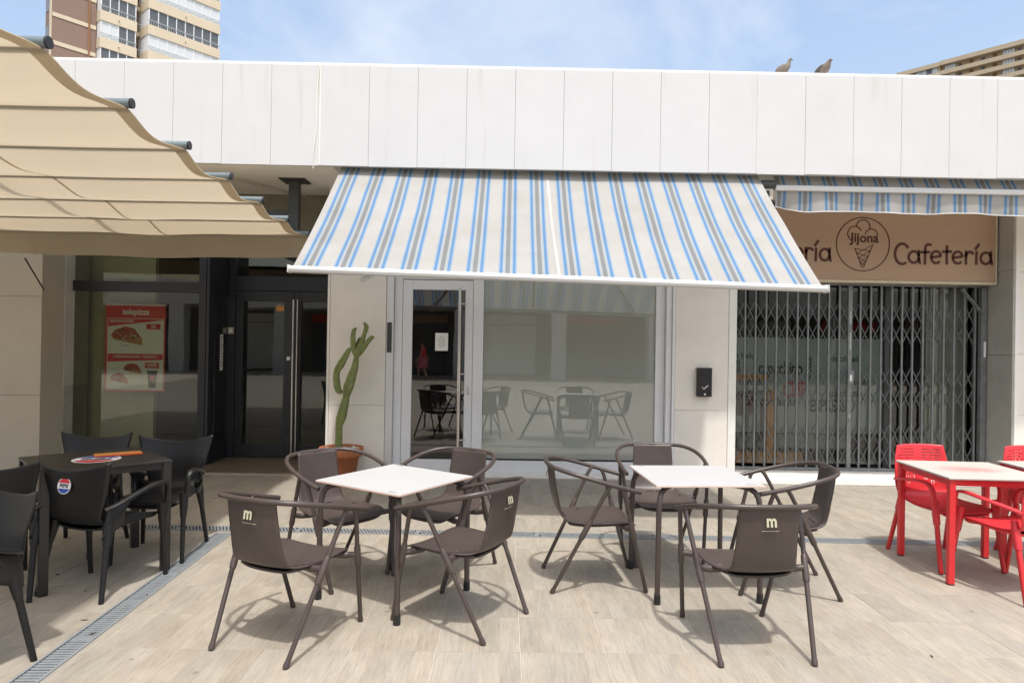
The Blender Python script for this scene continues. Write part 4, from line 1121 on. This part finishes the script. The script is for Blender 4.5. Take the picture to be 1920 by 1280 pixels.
fly = empty('flyer', (-2.80, 4.88, .7755), R(35), 'orange and red flyer lying on the black table', 'flyer')
bx('sheet', 'print_orange', fly, -.15, .15, -.085, .085, 0, .0012)
bx('band', 'poster_red', fly, -.15, .15, -.085, -.035, .0014, .0018)

# ================================================================== RED CHAIRS AND TABLES
def red_chair():
    t = empty('red_chair')
    prof_ = [(-.318, .858), (-.303, .755), (-.284, .65), (-.262, .56), (-.236, .50), (-.19, .462), (-.10, .448), (.0, .447), (.11, .452), (.19, .450), (.235, .432)]
    wid = [.198, .220, .230, .228, .218, .215, .222, .230, .232, .226, .205]
    f = shell(prof_, wid, 16, 40, dish=.014, wing=.035, earz=-.006, eary=.012)
    m = MB(); nu_, nv_ = 26, 52
    rnd = random.Random(3)
    for j in range(nv_):
        for i in range(nu_):
            a = [f((i+p)/nu_, (j+q)/nv_) for p, q in ((0, 0), (1, 0), (1, 1), (0, 1))]
            hole = 2 <= j <= 16 and 2 <= i < nu_-2 and abs(i-12.5) > 1.6 and rnd.random() < .88 and j < 17-4*abs(math.sin(i*.5))
            if not hole: m.add(a, [(0, 1, 2, 3)], True)
            else:
                an = rnd.choice((.6, -.6, .6, -.6, 1.4, 0)); c_, s_ = math.cos(an), math.sin(an); L1, L2 = .44, .19
                inn = []
                for px_, py_ in ((-L1, -L2), (L1, -L2), (L1, L2), (-L1, L2)):
                    x_ = .5+px_*c_*.9-py_*s_; y_ = .5+px_*s_*.9+py_*c_
                    inn.append(f((i+min(.96, max(.04, x_)))/nu_, (j+min(.96, max(.04, y_)))/nv_))
                m.add(a+inn, [(0, 1, 5, 4), (1, 2, 6, 5), (2, 3, 7, 6), (3, 0, 4, 7)], True)
    me = m.mesh('seat_shell', 'red_plastic')
    import bmesh
    b = bmesh.new(); b.from_mesh(me); bmesh.ops.remove_doubles(b, verts=b.verts, dist=.0002); b.to_mesh(me); b.free()
    put('seat_shell', me, t, solid=.007)
    for s in (-1, 1):
        arm = spline([(s*.222, -.245, .585), (s*.255, -.16, .605), (s*.275, -.02, .625), (s*.278, .12, .640), (s*.274, .20, .630), (s*.266, .232, .585), (s*.256, .236, .50), (s*.246, .236, .42)], 5)
        n = len(arm); vv = []
        for i, p in enumerate(arm):
            tng = (arm[min(i+1, n-1)]-arm[max(i-1, 0)]).normalized(); sd = Vector((1, 0, 0)); sd = (sd-tng*sd.dot(tng)).normalized(); nn = tng.cross(sd)
            for a_, b_ in ((-1, -.6), (-.6, -1), (.6, -1), (1, -.6), (1, .6), (.6, 1), (-.6, 1), (-1, .6)): vv.append(p+sd*.019*a_+nn*.010*b_)
        ff = [(i*8+k, i*8+(k+1) % 8, (i+1)*8+(k+1) % 8, (i+1)*8+k) for i in range(n-1) for k in range(8)]
        m2 = MB(); m2.add(vv, ff, True); m2.add(vv[:8], [tuple(range(8))]); m2.add(vv[-8:], [tuple(range(8))])
        m2.build('arm', 'red_plastic', t)
        for fy, ty_, tx in ((-.30, -.19, .212), (.30, .222, .234)):
            a_, b_ = Vector((s*tx, ty_, .45)), Vector((s*.245, fy, .006))
            lg = MB().tube([a_, a_.lerp(b_, .5), b_], [.0175, .0175, .0165], 4).build('leg', 'red_metal', t)
            q0, q1 = a_.lerp(b_, -.16), a_.lerp(b_, .24)
            MB().tube([q0, q0.lerp(q1, .5), q1], [.020, .026, .0235], 4).build('socket', 'red_plastic', lg)
            MB().tube([b_, b_+(b_-a_).normalized()*.005], [.0165, .0160], 4).build('foot_cap', 'black_plastic', lg)
    def under(u, v):
        p = f(.04+.92*u, .50+.46*v); return Vector((p.x, p.y, p.z-.010-.024*(1-abs(2*u-1)**6)))
    MB().grid(under, 12, 16).build('seat_pan', 'red_plastic', t, solid=.012)
    return t
# printed table top: pale laminate with a faded pink motif
def red_top():
    m, nt, b = nodes_of('red_top'); t = nt.nodes.new('ShaderNodeTexCoord')
    g = nt.nodes.new('ShaderNodeTexGradient'); g.gradient_type = 'SPHERICAL'
    mp = nt.nodes.new('ShaderNodeMapping'); mp.inputs['Scale'].default_value = (2.4, 4.6, 1); mp.inputs['Rotation'].default_value = (0, 0, .5); L(nt, t.outputs['Object'], mp.inputs[0]); L(nt, mp.outputs[0], g.inputs[0])
    n = nt.nodes.new('ShaderNodeTexNoise'); n.inputs['Scale'].default_value = 22; n.inputs['Detail'].default_value = 7; n.inputs['Distortion'].default_value = 2.5; L(nt, t.outputs['Object'], n.inputs['Vector'])
    mu = nt.nodes.new('ShaderNodeMath'); mu.operation = 'MULTIPLY'; L(nt, g.outputs['Fac'], mu.inputs[0]); L(nt, n.outputs[0], mu.inputs[1])
    r = nt.nodes.new('ShaderNodeValToRGB'); e = r.color_ramp.elements; e[0].position = .16; e[0].color = (.56, .51, .45, 1); e[1].position = .40; e[1].color = (.52, .30, .28, 1)
    L(nt, mu.outputs[0], r.inputs[0]); L(nt, r.outputs[0], b.inputs['Base Color']); b.inputs['Roughness'].default_value = .35
    MATS['red_top'] = m
red_top()
rc = red_chair()
rtab, rtop = square_table('red_table', .355, .748, .042, 'red_metal', None, '', 'red_top', 'stone_grey')
g4, g5 = 'red perforated armchairs', 'red-legged tables'
place(rtab, (3.465, 4.90), -3.5, 'red-legged table with faded pink print on its pale top', g5)
place(rtab, (4.32, 4.95), -2, 'red-legged table cut by the right edge of the picture', g5)
place(rc, (3.42, 5.12), 184, 'red perforated armchair on the far side of the whole red-legged table', g4)
place(rc, (3.53, 4.53), 10, 'red perforated armchair in the right foreground, back to the camera', g4)
place(rc, (4.30, 5.12), 180, 'red perforated armchair at the right edge behind the second red-legged table', g4)

# ================================================================== DRY LEAVES ON THE PAVING
lm = MB().add([(-.5, 0, 0), (-.2, -.16, .10), (.3, -.12, .04), (.5, .02, .12), (.25, .14, .05), (-.2, .15, .02)], [(0, 1, 5), (1, 2, 4, 5), (2, 3, 4)]).mesh('dry_leaf', 'leaf_dry')
for i, (px, py, s, lab) in enumerate(((108, 1077, .05, 'dark twig-like scrap on the paving under the black chairs'), (160, 1108, .035, 'small dry leaf between the black chairs and the drain strip, upper left one'),
        (158, 1162, .045, 'dry leaf on shaded paving left of the drain strip, near the lower left chair leg'), (236, 1107, .02, 'tiny dry leaf right beside the drain strip'),
        (1747, 1230, .035, 'small dark leaf on sunlit paving in the lower right'), (1823, 1146, .02, 'tiny dark leaf on sunlit paving right of the red table leg'),
        (173, 1190, .05, 'dark twig lying on the drain grate, lower left'), (276, 1117, .03, 'dark leaf caught on the drain grate beside the brown chair'))):
    p = G(px, py); o = put('dry_leaf', lm); o.scale = (s, s, s*.5); o.location = (p.x, p.y, .0015 if i < 6 else .0082); o.rotation_euler = (0, 0, random.uniform(0, 3))
    tag(o, lab, 'leaf', 'dry leaves on the paving')

# ================================================================== PIGEONS ON THE PARAPET
def pigeon(x, lab, hunch, mat, rz):
    t = empty('pigeon', (x, YF+.13, ZT+.029), rz, lab, 'pigeon', 'pigeons on the parapet'); t.scale = (.60, .80, .82)
    # rings along the body axis: (x forward, z up, half width, half height)
    if hunch: rg = [(-.17, .055, .018, .008), (-.13, .068, .032, .018), (-.08, .085, .052, .042), (-.03, .105, .062, .058), (.02, .125, .060, .062), (.055, .150, .048, .052), (.075, .178, .032, .036), (.090, .195, .025, .027), (.108, .203, .022, .022), (.125, .199, .013, .013), (.133, .195, .006, .006)]
    else: rg = [(-.20, .030, .020, .007), (-.14, .050, .034, .016), (-.09, .070, .050, .036), (-.03, .092, .058, .050), (.02, .112, .054, .055), (.052, .145, .040, .045), (.066, .180, .026, .032), (.075, .208, .022, .026), (.092, .222, .021, .020), (.108, .218, .013, .013), (.117, .214, .006, .006)]
    pts = [Vector((a, 0, b)) for a, b, _, _ in rg]; vv = []; n = 14
    for i, (a, b, w, h) in enumerate(rg):
        tg = (pts[min(i+1, len(pts)-1)]-pts[max(i-1, 0)]).normalized(); nn = Vector((-tg.z, 0, tg.x))
        for k in range(n): an = 2*PI*k/n; vv.append(pts[i]+Vector((0, 1, 0))*w*math.cos(an)+nn*h*math.sin(an))
    ff = [(i*n+k, i*n+(k+1) % n, (i+1)*n+(k+1) % n, (i+1)*n+k) for i in range(len(rg)-1) for k in range(n)]
    m = MB(); m.add(vv, ff, True); m.add(vv[:n], [tuple(range(n))]); m.add(vv[-n:], [tuple(reversed(range(n)))])
    m.build('body', mat, t)
    hd = pts[8]
    MB().tube([pts[-1]-Vector((.004, 0, 0)), pts[-1]+Vector((.012, 0, -.006)), pts[-1]+Vector((.022, 0, -.012))], [.006, .004, .0012], 8).build('beak', 'beak', t)
    for s in (-1, 1):
        MB().ell(hd+Vector((.004, s*.020, .003)), (.0045, .003, .0045), 8, 6).build('eye', 'beak', t)
        q = pts[3]
        MB().ell(q+Vector((-.045, s*.048, .006)), (.105, .016, .040), 14, 8, Matrix.Rotation(R(-22), 3, 'Y')).build('wing', 'feather_dark' if hunch else mat, t)
        MB().tube([(pts[3].x+.02, s*.022, .06), (pts[3].x+.025, s*.022, .004)], .005, 6).build('leg', 'terracotta', t)
        MB().bar((pts[3].x+.0, s*.022, .003), (pts[3].x+.055, s*.022, .003), .02, .005).build('foot', 'terracotta', t)
pigeon(2.955, 'slim pale brown dove standing upright on the white parapet, the left of two', False, 'feather', R(-15))
pigeon(3.385, 'hunched darker speckled pigeon on the white parapet, the right of two', True, 'feather', R(-58))

# ================================================================== TOWER BLOCKS BEHIND
def tower_left():
    dv = Vector((.637, .771, 0)); nv = Vector((.771, -.637, 0))
    P0 = YP(97, 60, 70); P0.z = 0
    ang = math.atan2(dv.y, dv.x)
    t = empty('apartment_tower', P0, ang, 'brick and cream apartment tower with glazed balconies behind the left of the arcade', 'building')
    def u(px, py=60): q = plane_hit(px, py, P0, nv); return (q-P0).dot(dv)
    def zz(px, py): return plane_hit(px, py, P0, nv).z
    u1, u2, u3, u4 = u(181), u(250), u(266), u(400)
    W = u4
    FH = 2.95; z0 = zz(97, 76)           # a brick band
    z0 = z0 - FH*round(z0/FH) % FH
    base = z0 % FH
    floors = int((60-base)/FH)
    # local +y is away from the face seen
    bx('brick_wall', 'brick', t, 0, u1-.05, .0, 2.0, 0, 58)
    bx('core', 'brick', t, u1, W-.1, 1.2, 9, 0, 58)
    bx('side_trim', 'cream_paint', t, -.10, -.01, .05, .5, 0, 58)
    bx('rain_pipe', 'shutter_brown', t, u1*.80, u1*.80+.16, -.16, -.01, 0, 58)
    for k in range(4, 19): bx('side_window', 'win_dark', t, -.03, -.001, .9, 1.7, k*2.95+.6, k*2.95+2.0)
    for k in range(floors):
        zb = base+FH*k-.35
        if zb < 14: continue
        bx('brick_band', 'cream_paint', t, .02, u1-.06, -.06, -.002, zb, zb+.42)
        zb += 1.5
        for (a, b, dep, n) in ((u1, u2, 1.0, 4), (u3, W, 1.7, 8)):
            if k % 2: st_ = 'win_pale'
            else: st_ = 'win_dark'
            par = bx('balcony', 'cream_paint', t, a, b, -dep, 1.19, zb-.55, zb+.55)
            gl = empty('glazing'); gl.parent = t
            y = -dep+.10
            for i in range(n):
                xa, xb = a+.12+(b-a-.24)*i/n, a+.12+(b-a-.24)*(i+1)/n
                mt = st_
                if st_ == 'win_pale' and n == 4 and i in (2, 3): mt = 'win_dark'
                if k == floors-1: mt = 'win_pale'
                w_ = bx('window', mt, gl, xa+.05, xb-.05, y+.03, y+.06, zb+.551, zb+FH-.56)
            for i in range(n+1):
                xa = a+.12+(b-a-.24)*i/n
                bx('frame', 'win_frame', gl, xa-.05, xa+.05, y-.02, y+.05, zb+.551, zb+FH-.551)
            bx('frame', 'win_frame', gl, a+.05, b-.05, y+.062, y+.20, zb+FH-.70, zb+FH-.5515)
            bx('side_glass', 'win_frame', gl, b-.10, b-.06, y+.07, 1.15, zb+.551, zb+FH-.551)
            bx('side_glass', 'win_frame', gl, a+.06, a+.10, y+.07, 1.15, zb+.551, zb+FH-.551)
            rl = empty('railing'); rl.parent = t
            bx('top_rail', 'rail_grey', rl, a+.02, b-.02, -dep+.01, -dep+.05, zb+1.02, zb+1.08)
            bar = MB().box(-.012, .012, -.012, .012, 0, .47).mesh('bar', 'rail_grey')
            nb = int((b-a)/.24)
            mb_ = MB()
            for i in range(nb): x_ = a+.1+(b-a-.2)*i/(nb-1); mb_.box(x_-.012, x_+.012, -dep+.02, -dep+.044, zb+.551, zb+1.02)
            tag(mb_.build('bars', 'rail_grey', rl), kind='stuff')
            MB().tube([((a+b)/2, -dep-.005, zb-.05), ((a+b)/2, -dep-.12, zb-.08)], .06, 6).build('spout', 'shutter_brown', t)
        bx('gap_rail', 'rail_grey', t, u2+.01, u3-.01, .2, .25, zb+.9, zb+.97)
        bx('gap_slab', 'cream_paint', t, u2+.01, u3-.01, .5, 1.19, zb-.3, zb+.1)
    bx('roof_edge', 'cream_paint', t, -.3, W, -1.7, 9.1, 58.01, 58.6)
tower_left()
def tower_right():
    dv = Vector((.66, -.751, 0)); nv = Vector((-.751, -.66, 0))      # local x runs towards the camera's right
    P0 = YP(1762, 118, 215); ZTOP = P0.z
    P0.z = 0
    t = empty('apartment_slab_block', P0, math.atan2(dv.y, dv.x), 'long ochre apartment block rising behind the right end of the arcade', 'building')
    Wd = 75; FH = 3.0
    q = YP(1920, 75, 10); 
    zt = ZTOP
    bx('wall', 'ochre_paint', t, 0, Wd, 1.8, 14, 0, zt-.9)
    bx('wing', 'ochre_paint', t, -12.5, -.05, .5, 14, 0, zt-1.2)
    bx('roof_edge', 'ochre_paint', t, 0, Wd, -.1, 14.1, zt-.9, zt+.5)
    bx('roof_edge', 'ochre_paint', t, -12.9, -.06, -.4, 14.1, zt-1.19, zt+.2)
    for k in range(1, 9):
        zb = zt-FH*k
        bx('balcony', 'ochre_paint', t, .01, Wd, -.0, 1.79, zb-1.35+.3, zb+.25)
        ww = empty('windows'); ww.parent = t
        for i in range(24):
            x = 1.2+i*3.1
            if i % 5 == 0:
                for j in range(4): bx('window', 'win_pale', ww, x+j*.75, x+j*.75+.66, 1.2, 1.79, zb+.3, zb+1.95)
                bx('frame', 'win_frame', ww, x-.06, x+3.0, 1.0, 1.19, zb+.26, zb+.38)
            elif i % 5 in (2, 4): bx('door', 'shutter_brown', ww, x+.4, x+1.5, 1.72, 1.79, zb+.26, zb+2.0)
            else: bx('window', 'win_dark', ww, x+.5, x+1.5, 1.72, 1.79, zb+.9, zb+1.7)
        w2 = empty('wing_windows'); w2.parent = t
        for i in range(7): bx('window', 'win_pale' if (i+k) % 3 else 'win_dark', w2, -11.8+i*1.6, -10.4+i*1.6, .40, .49, zb+.2, zb+1.75)
        bx('wing_band', 'cream_paint', t, -12.7, -.06, .0, .495, zb-1.0, zb+.1)
tower_right()

# ================================================================== WHAT THE GLASS REFLECTS: the other side of the plaza
opp = empty('opposite_arcade', (0, -15, 0), 0, 'white arcade across the plaza behind the camera, seen mirrored in the shop glass', 'building')
bx('fascia', 'opp_white', opp, -32, 32, -.4, 0, 3.3, 4.5)
bx('ceiling', 'opp_white', opp, -32, 32, -3.5, -.41, 3.3, 3.5)
bx('back_wall', 'opp_dark', opp, -32, 32, -3.6, -3.5, 0, 3.29)
bx('roof', 'roof_grey', opp, -32, 32, -12, -.41, 3.6, 4.3)
for i in range(14): bx('pillar', 'opp_white', opp, -30+i*4.6, -29.3+i*4.6, -.75, -.05, 0, 3.29)
for i in range(14):
    sf = bx('shopfront', 'win_dark' if i % 3 else 'blind_board', opp, -29+i*4.6, -26+i*4.6, -3.49, -3.4, .1, 2.6)
    bx('sign_band', ('paper_white', 'poster_red', 'sign_tan')[i % 3], opp, -29+i*4.6, -26+i*4.6, -3.49, -3.38, 2.65, 3.1)

# ------------------------------------------------------------------ walker mirrored in the door glass
def walker(loc, rz):
    t = empty('person', loc, rz, 'person in pink walking past the opposite arcade, seen mirrored in the door glass', 'person')
    J = {'pelvis': ((0, 0, .92), .115), 'waist': ((0, .01, 1.06), .10), 'chest': ((0, .0, 1.26), .125), 'neck': ((0, .01, 1.42), .05), 'chin': ((0, .03, 1.48), .062), 'head': ((0, .035, 1.56), .082), 'crown': ((0, .025, 1.63), .06)}
    E_ = [('pelvis', 'waist'), ('waist', 'chest'), ('chest', 'neck'), ('neck', 'chin'), ('chin', 'head'), ('head', 'crown')]
    for s, kf, af in ((-1, .22, -.24), (1, -.26, .22)):
        q = 'l' if s < 0 else 'r'
        J.update({q+'hip': ((s*.085, 0, .86), .092), q+'knee': ((s*.09, kf*.55+.05, .47), .058), q+'ankle': ((s*.085, kf, .09), .036), q+'toe': ((s*.09, kf+.15, .03), .026),
                  q+'sh': ((s*.165, 0, 1.355), .052), q+'elbow': ((s*.21, af*.4-.02, 1.09), .038), q+'wrist': ((s*.215, af, .88), .026), q+'palm': ((s*.212, af+.02, .81), .027)})
        E_ += [('pelvis', q+'hip'), (q+'hip', q+'knee'), (q+'knee', q+'ankle'), (q+'ankle', q+'toe'), ('chest', q+'sh'), (q+'sh', q+'elbow'), (q+'elbow', q+'wrist'), (q+'wrist', q+'palm')]
        for k, (dy, ln) in enumerate(((-.028, .075), (-.010, .090), (.010, .095), (.028, .085))):
            J[q+'f%d' % k] = ((s*.208, af+.02+dy, .785-ln*.5), .009); J[q+'g%d' % k] = ((s*.200, af+.024+dy, .785-ln), .008)
            E_ += [(q+'palm', q+'f%d' % k), (q+'f%d' % k, q+'g%d' % k)]
        J[q+'t0'] = ((s*.200, af+.058, .82), .010); J[q+'t1'] = ((s*.192, af+.068, .785), .008); E_ += [(q+'palm', q+'t0'), (q+'t0', q+'t1')]
    nm = list(J); me = bpy.data.meshes.new('body'); me.from_pydata([J[n][0] for n in nm], [(nm.index(a), nm.index(b)) for a, b in E_], [])
    me.materials.append(MATS['skin']); o = put('body', me, t)
    o.modifiers.new('skin', 'SKIN')
    for i, n in enumerate(nm):
        v = me.skin_vertices[0].data[i]; v.radius = (J[n][1], J[n][1]); v.use_root = (n == 'pelvis')
    k = o.modifiers.new('u', 'SUBSURF'); k.levels = 1; k.render_levels = 1
    def ring(prof, mat, nm_):
        m = MB(); n = 20; vv = []
        for z, rx, ry, y in prof:
            for a in range(n): an = 2*PI*a/n; vv.append((rx*math.cos(an), y+ry*math.sin(an)*(1+.05*math.sin(5*an)), z))
        m.add(vv, [(i*n+a, i*n+(a+1) % n, (i+1)*n+(a+1) % n, (i+1)*n+a) for i in range(len(prof)-1) for a in range(n)], True)
        m.build(nm_, mat, t, solid=.006)
    ring([(1.40, .10, .075, 0), (1.34, .20, .12, 0), (1.22, .18, .15, 0), (1.06, .155, .13, .01), (.98, .17, .145, .01)], 'poster_red', 'top')
    ring([(1.02, .155, .13, .01), (.92, .185, .16, 0), (.70, .21, .20, 0), (.52, .23, .24, 0)], 'dress_pink', 'skirt')
    MB().ell((0, .0, 1.585), (.088, .095, .095)).build('hair', 'hair', t)
    for s in (-1, 1): MB().ell((s*.03, .108, 1.56), (.011, .008, .007), 8, 6).build('eye', 'paper_white', t)
    MB().ell((0, .118, 1.535), (.012, .018, .022), 8, 6).build('nose', 'skin', t)
    MB().ell((0, .105, 1.498), (.024, .008, .008), 8, 6).build('mouth', 'print_red', t)
walker((-3.67, -13.6, 0), R(90))
